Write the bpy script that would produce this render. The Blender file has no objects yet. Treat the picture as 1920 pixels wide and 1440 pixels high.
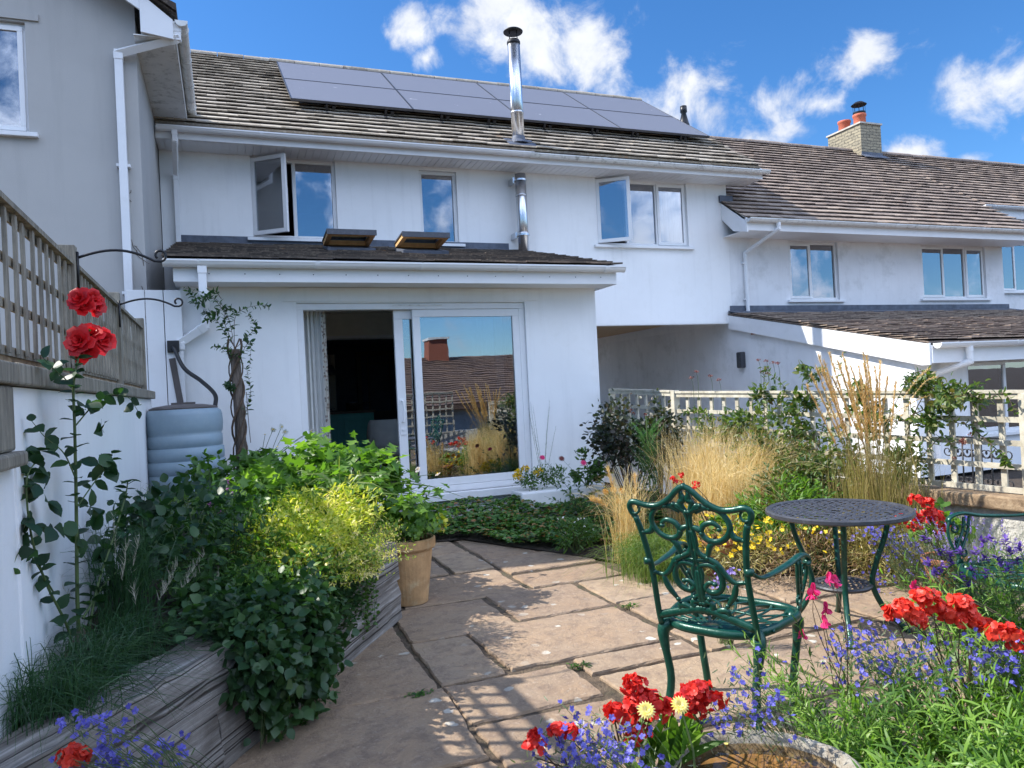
import bpy, math, random
import numpy as np
from mathutils import Vector, Matrix
random.seed(7); rng = np.random.default_rng(7)
R = math.radians
scene = bpy.context.scene
C = scene.collection

# ---------------------------------------------------------------- camera
FPX, ROLL, YAW, PITCH, H = 1400.0, 0.05, R(21), math.atan(15/1400.0), 1.4
_f = Vector((math.sin(YAW)*math.cos(PITCH), math.cos(YAW)*math.cos(PITCH), math.sin(PITCH)))
_r = Vector((math.cos(YAW), -math.sin(YAW), 0)); _u = _r.cross(_f)
_c, _s = math.cos(ROLL), math.sin(ROLL)
CR = _c*_r - _s*_u; CU = _s*_r + _c*_u; CF = _f
cam = bpy.data.cameras.new('camera'); camo = bpy.data.objects.new('camera', cam); C.objects.link(camo)
cam.sensor_width = 36; cam.lens = FPX/1920*36; cam.clip_start = .05; cam.clip_end = 3000
camo.matrix_world = Matrix(((CR.x, CU.x, -CF.x, 0), (CR.y, CU.y, -CF.y, 0), (CR.z, CU.z, -CF.z, H), (0, 0, 0, 1)))
scene.camera = camo
def ray(x, y): return CF + (x-960)/FPX*CR - (y-720)/FPX*CU
def at(x, y, Z=None, X=None, Y=None):          # where a photo pixel's sight line meets a world plane
    d = ray(x, y)
    t = X/d.x if X is not None else (Y/d.y if Y is not None else (Z-H)/d.z)
    return Vector((0, 0, H)) + t*d
# ---------------------------------------------------------------- light
SUN_DIR = Vector((-.877, .42, 1.0)).normalized()    # towards the sun
EL = math.asin(SUN_DIR.z)
sun = bpy.data.lights.new('sun', 'SUN'); sun.energy = 4.4; sun.angle = R(.55); sun.color = (1, .955, .88)
suno = bpy.data.objects.new('sun', sun); C.objects.link(suno)
suno.rotation_euler = SUN_DIR.to_track_quat('Z', 'Y').to_euler()
scene.view_settings.view_transform = 'Standard'; scene.view_settings.look = 'None'
scene.view_settings.exposure = 0.92; scene.view_settings.gamma = 1
scene.cycles.max_bounces = 8; scene.cycles.transparent_max_bounces = 12
scene.cycles.diffuse_bounces = 4; scene.cycles.caustics_reflective = False; scene.cycles.caustics_refractive = False
scene.cycles.use_denoising = True
scene.cycles.sample_clamp_indirect = 6

class NT:
    def __init__(s, tree): s.t = tree; s.n = tree.nodes; s.l = tree.links
    def new(s, typ, **kw):
        n = s.n.new(typ)
        for k, v in kw.items():
            if k.startswith('i_'):
                key = k[2:]; key = int(key) if key.isdigit() else key.replace('_', ' ')
                s.put(n.inputs[key], v)
            else: setattr(n, k, v)
        return n
    def put(s, inp, v):
        if isinstance(v, bpy.types.NodeSocket): s.l.new(v, inp)
        elif isinstance(v, (tuple, list)) and len(v) == 3 and inp.type == 'RGBA': inp.default_value = (*v, 1)
        else: inp.default_value = v
    def math(s, op, a, b=0.0, c=0.0, clamp=False):
        n = s.n.new('ShaderNodeMath'); n.operation = op; n.use_clamp = clamp
        s.put(n.inputs[0], a); s.put(n.inputs[1], b); s.put(n.inputs[2], c); return n.outputs[0]
    def vmath(s, op, a, b=(0, 0, 0)):
        n = s.n.new('ShaderNodeVectorMath'); n.operation = op; s.put(n.inputs[0], a); s.put(n.inputs[1], b)
        return n.outputs['Value'] if op in ('LENGTH', 'DOT_PRODUCT', 'DISTANCE') else n.outputs[0]
    def mix(s, fac, a, b, blend='MIX'):
        n = s.n.new('ShaderNodeMix'); n.data_type = 'RGBA'; n.blend_type = blend
        s.put(n.inputs[0], fac); s.put(n.inputs[6], a); s.put(n.inputs[7], b); return n.outputs[2]
    def ramp(s, fac, stops, interp='LINEAR'):
        n = s.n.new('ShaderNodeValToRGB'); s.put(n.inputs[0], fac); cr = n.color_ramp; cr.interpolation = interp
        while len(cr.elements) < len(stops): cr.elements.new(.5)
        for e, (p, col) in zip(cr.elements, stops):
            e.position = p; e.color = (*col, 1) if isinstance(col, (tuple, list)) else (col, col, col, 1)
        return n.outputs[0]
    def noise(s, scale, vec=None, detail=4, rough=.55, dist=0, out=0):
        n = s.n.new('ShaderNodeTexNoise'); n.inputs['Scale'].default_value = scale; n.inputs['Detail'].default_value = detail
        n.inputs['Roughness'].default_value = rough; n.inputs['Distortion'].default_value = dist
        if vec is not None: s.l.new(vec, n.inputs['Vector'])
        return n.outputs[out]

# ---------------------------------------------------------------- sky with clouds
world = bpy.data.worlds.new('World'); scene.world = world; world.use_nodes = True
w = NT(world.node_tree); w.n.clear()
sky = w.new('ShaderNodeTexSky', sky_type='NISHITA', sun_disc=False, sun_elevation=EL,
            sun_rotation=math.atan2(SUN_DIR.x, SUN_DIR.y), altitude=20, air_density=1.0, dust_density=.25, ozone_density=2.2)
geo = w.new('ShaderNodeTexCoord'); D = w.vmath('NORMALIZE', geo.outputs['Generated'])
def dirpx(x, y): return ray(x, y).normalized()
clouds = [  # (direction, half width rad, flattening)
    (dirpx(1000, 70), .115, 1.45), (dirpx(905, 35), .085, 1.3), (dirpx(1085, 75), .075, 1.2), (dirpx(775, 60), .038, 1.0), (dirpx(800, 108), .027, 1.2),
    (dirpx(1635, 108), .058, 1.7), (dirpx(1905, 150), .066, 1.15), (dirpx(1290, 205), .10, 1.2), (dirpx(1450, 192), .05, 1.4),
    (dirpx(1548, 198), .03, 1.5), (dirpx(1425, 262), .085, 3.0), (dirpx(1710, 287), .045, 2.0), (dirpx(1815, 296), .02, 2),
    (Vector((.35, -1, .5)).normalized(), .25, 1.6), (Vector((-.2, -1, .3)).normalized(), .16, 2), (Vector((.7, -1, .25)).normalized(), .2, 2),
    (Vector((.95, -1, .42)).normalized(), .15, 2.2), (Vector((-.7, -.8, .45)).normalized(), .3, 1.8), (Vector((1.0, -.3, .5)).normalized(), .25, 1.8),
    (Vector((1.35, -1, .33)).normalized(), .13, 2.2),
    (Vector((.1, -1, 1.15)).normalized(), .72, 1.0), (Vector((1.2, -.7, 1.15)).normalized(), .75, 1.0), (Vector((-.9, -.9, 1.25)).normalized(), .6, 1.0)]  # this row: unseen bright clouds added behind the camera to fill the shade
best = None; fill_bank = 0.0
for ci, (d, rr, k) in enumerate(clouds):
    v = w.vmath('MULTIPLY', w.vmath('SUBTRACT', D, tuple(d)), (1, 1, k))
    b = w.math('SUBTRACT', 1.0, w.math('DIVIDE', w.vmath('LENGTH', v), rr))
    best = b if best is None else w.math('MAXIMUM', best, b)
    if rr > .5: fill_bank = w.math('MAXIMUM', fill_bank, b)
n1 = w.noise(13, D, detail=9, rough=.6, dist=.25)
dens = w.math('ADD', w.math('MULTIPLY', best, .62), w.math('MULTIPLY', w.math('SUBTRACT', n1, .5), 2.3))
gate = w.math('MULTIPLY', w.math('ADD', best, .30), 3.0, clamp=True)
mr = w.new('ShaderNodeMapRange', interpolation_type='SMOOTHSTEP', i_0=dens, i_1=.04, i_2=.62, i_3=0.0, i_4=1.0)
den = w.math('MULTIPLY', mr.outputs[0], gate)
shade = w.noise(22, w.vmath('ADD', D, (0, 0, .02)), detail=6, rough=.6)
ccol = w.ramp(w.math('ADD', w.math('MULTIPLY', dens, .35), w.math('MULTIPLY', shade, .6)), [(.22, (4.7, 5.1, 6.0)), (.65, (7.0, 7.2, 7.6))])
ccol = w.mix(w.math('MULTIPLY', fill_bank, 2.5, clamp=True), ccol, (16.5, 19.3, 25.5))  # added clouds made far brighter than the visible ones, lifting shaded walls
skyc = w.mix(1.0, sky.outputs[0], (.80, 1.03, 1.30), 'MULTIPLY')
hs = w.new('ShaderNodeHueSaturation', i_Saturation=1.12, i_Value=1.0, i_Color=skyc)
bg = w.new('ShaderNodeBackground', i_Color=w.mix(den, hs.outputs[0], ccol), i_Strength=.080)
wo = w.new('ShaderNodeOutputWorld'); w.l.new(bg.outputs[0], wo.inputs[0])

# ---------------------------------------------------------------- materials
MATS = {}
def material(name):
    m = bpy.data.materials.new(name); m.use_nodes = True; MATS[name] = m
    t = NT(m.node_tree); p = m.node_tree.nodes['Principled BSDF']; return m, t, p
def attr(t, name='rnd'):
    a = t.n.new('ShaderNodeAttribute'); a.attribute_name = name; return a.outputs['Fac']
def bump(t, p, h, strength=.3, dist=.01):
    b = t.new('ShaderNodeBump', i_Strength=strength, i_Distance=dist, i_Height=h); t.l.new(b.outputs[0], p.inputs['Normal'])
def objc(t): return t.n.new('ShaderNodeTexCoord').outputs['Object']
def worldpos(t): return t.n.new('ShaderNodeNewGeometry').outputs['Position']
def plain(name, col, rough=.5, metal=0, var=.12, scale=6, bumps=.15, bscale=60, bdist=.004, dirt=None):
    m, t, p = material(name); v = worldpos(t)
    n = t.noise(scale, v, 5, .6)
    dark = tuple(c*(1-var*1.5) for c in col); lite = tuple(min(1, c*(1+var)) for c in col)
    c = t.ramp(n, [(.3, dark), (.7, lite)])
    if dirt:
        c = t.mix(t.ramp(t.noise(dirt[1], v, 8, .7), [(.52, 0), (.72, dirt[2])]), c, dirt[0])
    if name.startswith('render'):      # faint weather streaks running down the wall
        st = t.ramp(t.noise(1.0, t.vmath('MULTIPLY', v, (9, 9, .7)), 5, .6), [(.52, 0), (.75, .30)]); c = t.mix(st, c, tuple(k*.74 for k in col))
    t.put(p.inputs['Base Color'], c); p.inputs['Roughness'].default_value = rough; p.inputs['Metallic'].default_value = metal
    if bumps: bump(t, p, t.noise(bscale, v, 4, .6), bumps, bdist)
    return m
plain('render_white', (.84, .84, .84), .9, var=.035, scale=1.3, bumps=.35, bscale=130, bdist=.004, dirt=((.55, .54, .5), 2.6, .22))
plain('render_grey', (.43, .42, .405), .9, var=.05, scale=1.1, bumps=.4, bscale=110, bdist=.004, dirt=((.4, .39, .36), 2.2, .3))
plain('render_old', (.80, .80, .81), .9, var=.05, scale=1.5, bumps=.4, bscale=90, bdist=.006, dirt=((.42, .42, .4), 2.0, .5))
plain('upvc', (.78, .78, .79), .35, var=.02, scale=3, bumps=.03, dirt=((.5, .49, .44), 5, .18))
plain('upvc_dirty', (.72, .72, .70), .5, var=.06, scale=5, bumps=.1, dirt=((.16, .16, .13), 9, .75))
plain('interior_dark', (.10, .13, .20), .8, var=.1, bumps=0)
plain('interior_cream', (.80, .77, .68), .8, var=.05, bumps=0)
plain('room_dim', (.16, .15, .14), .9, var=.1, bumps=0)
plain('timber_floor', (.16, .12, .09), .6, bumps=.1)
plain('teal_paint', (.13, .50, .45), .45, var=.06, bumps=0)
plain('wicker', (.82, .80, .76), .8, var=.08, bumps=.8, bscale=220, bdist=.006)
plain('black_metal', (.012, .012, .014), .4, .3, bumps=.1)
plain('steel', (.62, .64, .67), .27, 1, var=.04, bumps=.12, bscale=5, bdist=.02)
plain('dark_cap', (.02, .02, .022), .5, .5)
plain('lead', (.10, .115, .15), .6, .2, var=.25, scale=9, bumps=.3, bscale=20)
plain('terracotta', (.42, .15, .07), .85, var=.18, scale=9, bumps=.25, dirt=((.5, .44, .36), 7, .5))
plain('old_terracotta', (.50, .30, .14), .9, var=.2, scale=9, bumps=.5, bscale=40, bdist=.006, dirt=((.62, .5, .3), 11, .6))
plain('pot_red', (.50, .13, .07), .8, var=.15, bumps=.2)
plain('black_plastic', (.012, .012, .013), .45, var=.1)
plain('brown_plastic', (.10, .085, .08), .5, var=.15)
plain('butt_blue', (.23, .31, .37), .5, var=.07, scale=4, bumps=.15, dirt=((.3, .36, .38), 14, .35))
plain('brick_red', (.30, .10, .06), .9, var=.25, scale=25, bumps=.5, bscale=30, bdist=.01)
plain('pine', (.75, .46, .20), .5, var=.12, scale=12)
plain('soil', (.055, .038, .026), .95, var=.4, scale=20, bumps=1, bscale=45, bdist=.03)
plain('joint_sand', (.11, .078, .05), .95, var=.35, scale=18, bumps=1, bscale=60, bdist=.02, dirt=((.06, .07, .03), 5, .8))
plain('stem_green', (.07, .11, .03), .6, var=.2, bumps=0)
plain('stem_brown', (.10, .065, .04), .8, var=.3, scale=30, bumps=.3)
plain('stem_dry', (.36, .24, .10), .8, var=.2, bumps=0)
plain('concrete', (.52, .48, .42), .95, var=.15, bumps=.4)
plain('beige_soffit', (.5, .34, .2), .8, var=.08)
plain('curtain_white', (.7, .7, .68), .9, var=.05, bumps=.1)
plain('sofa_white', (.6, .6, .6), .9, var=.05, bumps=.6, bscale=160)
plain('wall_stone', (.52, .50, .44), .95, var=.2, scale=8, bumps=.9, bscale=18, bdist=.03, dirt=((.25, .24, .2), 10, .4))
plain('silt', (.36, .24, .12), .95, var=.35, scale=14, bumps=.6, bscale=50, dirt=((.16, .10, .06), 8, .7))
plain('yellow_metal', (.6, .5, .25), .4)

def m_window():
    m, t, p = material('window_glass'); t.n.remove(p)
    g = t.new('ShaderNodeBsdfGlossy', i_Roughness=.0, i_Color=(.92, .95, 1))
    n = t.noise(1.6, worldpos(t), 2, .4); b = t.new('ShaderNodeBump', i_Strength=.10, i_Distance=.012, i_Height=n); t.l.new(b.outputs[0], g.inputs['Normal'])
    tr = t.new('ShaderNodeBsdfTransparent', i_Color=(.62, .66, .68))
    fr = t.new('ShaderNodeFresnel', i_IOR=1.5)
    fac = t.math('ADD', t.math('MULTIPLY', fr.outputs[0], 1.7), .24, clamp=True)
    mx = t.new('ShaderNodeMixShader', i_0=fac); t.l.new(tr.outputs[0], mx.inputs[1]); t.l.new(g.outputs[0], mx.inputs[2])
    t.l.new(mx.outputs[0], t.n['Material Output'].inputs[0])
m_window()
def m_water():
    m, t, p = material('water'); t.n.remove(p)
    g = t.new('ShaderNodeBsdfGlossy', i_Roughness=.02, i_Color=(1, 1, 1)); b = t.new('ShaderNodeBump', i_Strength=.15, i_Distance=.005, i_Height=t.noise(14, worldpos(t), 2)); t.l.new(b.outputs[0], g.inputs['Normal'])
    tr = t.new('ShaderNodeBsdfTransparent', i_Color=(.86, .76, .60)); fr = t.new('ShaderNodeFresnel', i_IOR=1.33)
    mx = t.new('ShaderNodeMixShader', i_0=fr.outputs[0]); t.l.new(tr.outputs[0], mx.inputs[1]); t.l.new(g.outputs[0], mx.inputs[2]); t.l.new(mx.outputs[0], t.n['Material Output'].inputs[0])
m_water()
def m_tiles(name, cols, lichen):
    m, t, p = material(name); v = worldpos(t); a = attr(t)
    c = t.ramp(a, [(i/(len(cols)-1), k) for i, k in enumerate(cols)])
    c = t.mix(t.ramp(t.noise(.9, v, 5, .6), [(.35, 0), (.65, .6)]), c, t.mix(1, c, (.62, .6, .62), 'MULTIPLY'))
    c = t.mix(t.ramp(t.noise(16, v, 6, .7), [(.5, 0), (.68, .65)]), c, lichen)
    c = t.mix(t.ramp(t.noise(2.3, v, 7, .75), [(.62, 0), (.70, .6)]), c, (.34, .16, .05))
    t.put(p.inputs['Base Color'], c); p.inputs['Roughness'].default_value = .9; bump(t, p, t.noise(70, v, 5, .7), .6, .008)
m_tiles('tiles_brown', [(.26, .22, .17), (.36, .31, .245), (.47, .41, .33)], (.57, .52, .42))
m_tiles('tiles_dark', [(.05, .04, .034), (.09, .07, .055), (.14, .105, .08)], (.24, .19, .14))
m_tiles('tiles_neighbour', [(.19, .145, .12), (.27, .205, .165), (.36, .28, .22)], (.46, .38, .29))
m_tiles('tiles_opposite', [(.09, .055, .045), (.13, .08, .06), (.17, .11, .075)], (.2, .14, .1))
def m_solar():
    m, t, p = material('solar_glass'); v = worldpos(t)
    c = t.mix(t.ramp(t.noise(5, v, 3, .8), [(.70, 0), (.74, .8)]), (.17, .17, .19), (.5, .5, .5))
    t.put(p.inputs['Base Color'], c); p.inputs['Roughness'].default_value = .5; p.inputs['Coat Weight'].default_value = .3; p.inputs['Coat Roughness'].default_value = .25
m_solar()
def m_slab():
    m, t, p = material('sandstone'); v = worldpos(t); a = attr(t)
    c = t.ramp(a, [(0, (.27, .18, .112)), (.5, (.335, .23, .142)), (1, (.41, .295, .185))])
    c = t.mix(t.ramp(t.noise(2.2, v, 6, .65), [(.35, 0), (.65, .65)]), c, (.28, .215, .155))
    c = t.mix(t.ramp(t.noise(9, v, 8, .7, .4), [(.46, 0), (.64, .65)]), c, (.165, .115, .085)); c = t.mix(t.ramp(t.noise(38, v, 4, .7), [(.56, 0), (.68, .5)]), c, (.43, .34, .26))
    vo = t.new('ShaderNodeTexVoronoi', i_Scale=6.5, i_Randomness=1.0); t.l.new(t.vmath('ADD', v, t.vmath('MULTIPLY', t.noise(14, v, 3, out=1), (.07, .07, .07))), vo.inputs['Vector'])
    spot = t.math('MULTIPLY', t.ramp(vo.outputs['Distance'], [(.15, 1), (.19, 0)]), t.ramp(t.noise(1.3, v, 3), [(.46, 0), (.6, 1)]))
    c = t.mix(t.math('MULTIPLY', spot, .75), c, (.60, .59, .52))
    t.put(p.inputs['Base Color'], c); p.inputs['Roughness'].default_value = .9
    h = t.math('ADD', t.noise(7, v, 8, .65, .6), t.math('MULTIPLY', t.noise(60, v, 5, .7), .25)); bump(t, p, h, .8, .03)
m_slab()
def m_wood(name, cols, sc=(30, 30, 2), b=.6, dist=.5, crack=0):
    m, t, p = material(name); v = t.vmath('MULTIPLY', objc(t), sc); n = t.noise(1.0, v, 7, .7, dist)
    c = t.ramp(n, [(.3, cols[0]), (.5, cols[1]), (.68, cols[2])])
    c = t.mix(t.ramp(t.noise(3, objc(t), 5, .7), [(.45, 0), (.7, .6)]), c, cols[0])
    if crack:
        k = t.noise(1.0, t.vmath('MULTIPLY', objc(t), (sc[0]*.12, sc[1]*.25, sc[2]*.25)), 2, .5, .0); k = t.ramp(k, [(.49, 0), (.498, 1), (.502, 1), (.51, 0)]); c = t.mix(k, c, (.03, .024, .02)); n = t.math('SUBTRACT', n, t.math('MULTIPLY', k, .8))
    t.put(p.inputs['Base Color'], c); p.inputs['Roughness'].default_value = .85; bump(t, p, n, b, .02)
m_wood('sleeper_wood', [(.075, .062, .052), (.21, .19, .168), (.42, .40, .375)], (1.1, 34, 34), .55, 0, 1)
m_wood('fence_wood', [(.13, .115, .09), (.25, .225, .18), (.38, .345, .28)], (30, 30, 3))
m_wood('trellis_wood', [(.30, .26, .19), (.50, .46, .36), (.62, .58, .48)], (9, 9, 9), .3)
m_wood('cap_wood', [(.14, .09, .05), (.32, .22, .13), (.46, .34, .21)], (14, 14, 14))
m_wood('bark', [(.06, .045, .035), (.16, .125, .10), (.27, .22, .18)], (40, 40, 5), 1)
def m_stone():
    m, t, p = material('chimney_stone'); v = worldpos(t)
    br = t.new('ShaderNodeTexBrick', i_Color1=(.36, .31, .21), i_Color2=(.22, .195, .14), i_Mortar=(.10, .09, .07), i_Scale=1.0)
    mp = t.vmath('MULTIPLY', v, (1, 1, 1)); sx = t.new('ShaderNodeSeparateXYZ', i_0=t.vmath('ADD', mp, t.vmath('MULTIPLY', t.noise(6, v, 2, out=1), (.06, .06, .06))))
    cb = t.new('ShaderNodeCombineXYZ', i_0=t.math('ADD', sx.outputs[0], sx.outputs[1]), i_1=sx.outputs[2]); t.l.new(cb.outputs[0], br.inputs['Vector'])
    br.inputs['Brick Width'].default_value = .21; br.inputs['Row Height'].default_value = .075; br.inputs['Mortar Size'].default_value = .012
    c = t.mix(t.ramp(t.noise(20, v, 4), [(.4, 0), (.7, .6)]), br.outputs[0], (.42, .37, .27)); t.put(p.inputs['Base Color'], c)
    p.inputs['Roughness'].default_value = .95; bump(t, p, br.outputs['Fac'], -.8, .03)
m_stone()
def m_cast(name, col, spec=.32):
    m, t, p = material(name); v = objc(t)
    c = t.mix(t.ramp(t.noise(18, v, 5, .7), [(.5, 0), (.75, .45)]), col, tuple(min(1, k*2.2+.03) for k in col))
    t.put(p.inputs['Base Color'], c); p.inputs['Roughness'].default_value = spec; p.inputs['Metallic'].default_value = .25
    bump(t, p, t.noise(90, v, 3), .25, .003)
m_cast('green_cast', (.003, .050, .033)); m_cast('bronze_cast', (.055, .058, .068), .4)
def m_basin():
    m, t, p = material('basin_stone'); v = worldpos(t)
    c = t.ramp(t.noise(5, v, 6, .7), [(.3, (.17, .15, .12)), (.5, (.30, .27, .21)), (.7, (.42, .39, .33))])
    c = t.mix(t.ramp(t.noise(17, v, 6, .75), [(.5, 0), (.62, .6)]), c, (.13, .09, .055)); t.put(p.inputs['Base Color'], c)
    p.inputs['Roughness'].default_value = .95; bump(t, p, t.noise(55, v, 7, .7), .9, .012)
m_basin()
def leafmat(name, cols, trans=.35, rough=.45, tcol=None):
    m, t, p = material(name); a = attr(t)
    c = t.ramp(a, [(i/(len(cols)-1), k) for i, k in enumerate(cols)])
    t.put(p.inputs['Base Color'], c); p.inputs['Roughness'].default_value = rough
    tl = t.new('ShaderNodeBsdfTranslucent', i_Color=t.mix(1, c, tcol or (1.6, 1.8, .7), 'MULTIPLY'))
    mx = t.new('ShaderNodeMixShader', i_0=trans); t.l.new(p.outputs[0], mx.inputs[1]); t.l.new(tl.outputs[0], mx.inputs[2])
    t.l.new(mx.outputs[0], t.n['Material Output'].inputs[0])
leafmat('leaf_rose', [(.014, .040, .018), (.022, .060, .026), (.045, .11, .025)])
leafmat('leaf_mid', [(.03, .075, .018), (.055, .13, .022), (.10, .19, .03)])
leafmat('leaf_bright', [(.055, .13, .02), (.11, .22, .03), (.20, .32, .05)], .42)
leafmat('leaf_dark', [(.018, .05, .02), (.034, .085, .028), (.06, .13, .036)])
leafmat('leaf_lime', [(.07, .16, .025), (.13, .25, .035), (.22, .36, .06)], .42)
leafmat('leaf_yellow', [(.12, .22, .02), (.34, .40, .03), (.60, .56, .08), (.68, .56, .26)], .35)
leafmat('leaf_grey', [(.09, .12, .065), (.13, .17, .09), (.2, .22, .13)])
leafmat('leaf_purple', [(.018, .02, .018), (.035, .05, .025), (.06, .035, .03)])
leafmat('leaf_fern', [(.05, .18, .03), (.08, .25, .05)], .4)
leafmat('leaf_strawberry', [(.05, .12, .03), (.085, .20, .04), (.14, .27, .06), (.36, .12, .06)])
leafmat('leaf_climber', [(.025, .06, .016), (.05, .10, .02), (.12, .17, .03), (.16, .10, .04)])
leafmat('grass_green', [(.05, .11, .02), (.11, .18, .035), (.20, .24, .06)])
leafmat('grass_dark', [(.02, .06, .025), (.045, .11, .04)])
leafmat('grass_straw', [(.52, .38, .14), (.74, .58, .27), (.84, .72, .42)], .35, tcol=(1.2, 1.1, .8))
leafmat('grass_olive', [(.14, .14, .035), (.28, .24, .07), (.42, .32, .12)], .3, tcol=(1.2, 1.2, .7))
leafmat('plume', [(.62, .40, .12), (.80, .56, .22), (.86, .68, .36)], .3, tcol=(1.1, 1, .7))
leafmat('plume_pale', [(.45, .42, .33), (.62, .58, .46)], .3, tcol=(1, 1, .9))
leafmat('leaf_dry', [(.16, .09, .04), (.3, .2, .1)], .2, tcol=(1, 1, .8))
def petal(name, c1, c2, tr=.3): leafmat(name, [c1, c2], tr, .5, (1.2, 1.05, 1.05))
petal('petal_rose', (.42, .004, .008), (.72, .012, .016)); petal('petal_red', (.42, .004, .006), (.90, .05, .03))
petal('petal_scarlet', (.60, .015, .008), (.92, .10, .05))
petal('petal_yellow', (.80, .52, .01), (.90, .70, .03)); petal('petal_blue', (.07, .06, .38), (.19, .18, .60))
petal('petal_lilac', (.22, .16, .5), (.36, .28, .62)); petal('petal_purple', (.09, .04, .26), (.18, .09, .42)); petal('petal_pink', (.6, .015, .12), (.8, .05, .22))
petal('petal_mauve', (.35, .09, .3), (.5, .2, .45)); petal('petal_white', (.72, .74, .68), (.85, .85, .8)); petal('petal_rust', (.14, .035, .03), (.26, .08, .06))
petal('petal_lemon', (.8, .66, .12), (.88, .8, .32)); petal('petal_orange', (.75, .28, .01), (.85, .42, .02))

# ---------------------------------------------------------------- mesh helpers
LOC = {}
def link(o, parent=None):
    C.objects.link(o)
    if parent is not None: o.parent = parent
def tag(o, label=None, cat=None, group=None, kind=None):
    if label: o['label'] = label
    if cat: o['category'] = cat
    if group: o['group'] = group
    if kind: o['kind'] = kind
    return o
def thing(name, label, cat, loc=(0, 0, 0), group=None, rz=0):
    o = bpy.data.objects.new(name, None); o.empty_display_size = .1; o.location = loc; o.rotation_euler = (0, 0, rz)
    C.objects.link(o); LOC[o.name] = Vector(loc); return tag(o, label, cat, group)
def copy_tree(o, parent=None):
    c = o.copy(); C.objects.link(c)
    if parent is not None: c.parent = parent
    for ch in [x for x in KIDS.get(o.name, [])]: KIDS.setdefault(c.name, []).append(copy_tree(ch, c))
    return c
KIDS = {}
def newobj(name, me, mat, parent=None, local=False):
    if mat:
        me.materials.append(MATS[mat])
    o = bpy.data.objects.new(name, me)
    off = Vector((0, 0, 0))
    if parent is not None and not local: off = LOC.get(parent.name, Vector((0, 0, 0)))
    o.location = -off if parent is not None else (0, 0, 0)
    link(o, parent)
    if parent is not None: KIDS.setdefault(parent.name, []).append(o)
    LOC[o.name] = Vector((0, 0, 0)); return o
class MB:
    def __init__(s): s.v = []; s.f = []; s.r = []
    def add(s, vs, fs, r=None):
        b = len(s.v); s.v += [tuple(x) for x in vs]; s.f += [tuple(i+b for i in q) for q in fs]
        s.r += [random.random() if r is None else r]*len(vs); return s
    def box(s, x0, x1, y0, y1, z0, z1, r=None):
        return s.add([(x0, y0, z0), (x1, y0, z0), (x1, y1, z0), (x0, y1, z0), (x0, y0, z1), (x1, y0, z1), (x1, y1, z1), (x0, y1, z1)],
                     [(3, 2, 1, 0), (4, 5, 6, 7), (0, 1, 5, 4), (1, 2, 6, 5), (2, 3, 7, 6), (3, 0, 4, 7)], r)
    def obox(s, o, a, b, c, r=None):     # corner o and three edge vectors
        o, a, b, c = map(Vector, (o, a, b, c))
        return s.add([o, o+a, o+a+b, o+b, o+c, o+a+c, o+a+b+c, o+b+c],
                     [(3, 2, 1, 0), (4, 5, 6, 7), (0, 1, 5, 4), (1, 2, 6, 5), (2, 3, 7, 6), (3, 0, 4, 7)], r)
    def bar(s, p, q, w, h, up=(0, 0, 1)):
        p, q, up = Vector(p), Vector(q), Vector(up); d = (q-p); n = d.normalized(); sd = n.cross(up).normalized(); u2 = sd.cross(n)
        return s.obox(p-sd*w/2-u2*h/2, d, sd*w, u2*h)
    def tube(s, pts, rad, n=8, cap=True, flat=1.0, up=None):
        pts = [Vector(p) for p in pts]; k = len(pts); rs = rad if isinstance(rad, (list, tuple)) else [rad]*k
        vs = []; prev = None
        for i, p in enumerate(pts):
            t = (pts[min(i+1, k-1)]-pts[max(i-1, 0)]);  t = t.normalized() if t.length > 1e-9 else Vector((0, 0, 1))
            if prev is None:
                a = Vector(up) if up is not None else (Vector((0, 0, 1)) if abs(t.z) < .9 else Vector((1, 0, 0)))
            else: a = prev
            x = (a-t*a.dot(t)); x = x.normalized() if x.length > 1e-6 else t.orthogonal().normalized()
            prev = x; y = t.cross(x)
            for j in range(n):
                an = 2*math.pi*j/n; vs.append(p+x*math.cos(an)*rs[i]*flat+y*math.sin(an)*rs[i])
        fs = [(i*n+j, i*n+(j+1) % n, (i+1)*n+(j+1) % n, (i+1)*n+j) for i in range(k-1) for j in range(n)]
        if cap: fs += [tuple(range(n-1, -1, -1)), tuple((k-1)*n+j for j in range(n))]
        return s.add(vs, fs)
    def lathe(s, prof, c=(0, 0, 0), n=32, sx=1, sy=1, ang=0, wob=0):
        c = Vector(c); vs = []
        for (r, z) in prof:
            for j in range(n):
                a = 2*math.pi*j/n; rr = r*(1+wob*math.sin(3*a+z*9)*.5+wob*math.sin(7*a)*.5)
                x, y = rr*math.cos(a)*sx, rr*math.sin(a)*sy
                vs.append((c.x+x*math.cos(ang)-y*math.sin(ang), c.y+x*math.sin(ang)+y*math.cos(ang), c.z+z))
        k = len(prof)
        return s.add(vs, [(i*n+j, i*n+(j+1) % n, (i+1)*n+(j+1) % n, (i+1)*n+j) for i in range(k-1) for j in range(n)])
    def prism(s, poly, d):              # 3-D polygon extruded along d
        k = len(poly); d = Vector(d); poly = [Vector(p) for p in poly]
        return s.add(poly+[p+d for p in poly], [tuple(range(k-1, -1, -1)), tuple(range(k, 2*k))]+[(i, (i+1) % k, k+(i+1) % k, k+i) for i in range(k)])
    def build(s, name, mat, parent=None, smooth=False, bevel=0, local=False):
        me = bpy.data.meshes.new(name); me.from_pydata(s.v, [], s.f); me.update()
        a = me.attributes.new('rnd', 'FLOAT', 'POINT'); a.data.foreach_set('value', s.r)
        if smooth: me.polygons.foreach_set('use_smooth', [True]*len(me.polygons))
        o = newobj(name, me, mat, parent, local)
        if bevel:
            b = o.modifiers.new('bevel', 'BEVEL'); b.width = bevel; b.segments = 2; b.limit_method = 'ANGLE'; b.angle_limit = R(40)
        return o
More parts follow.
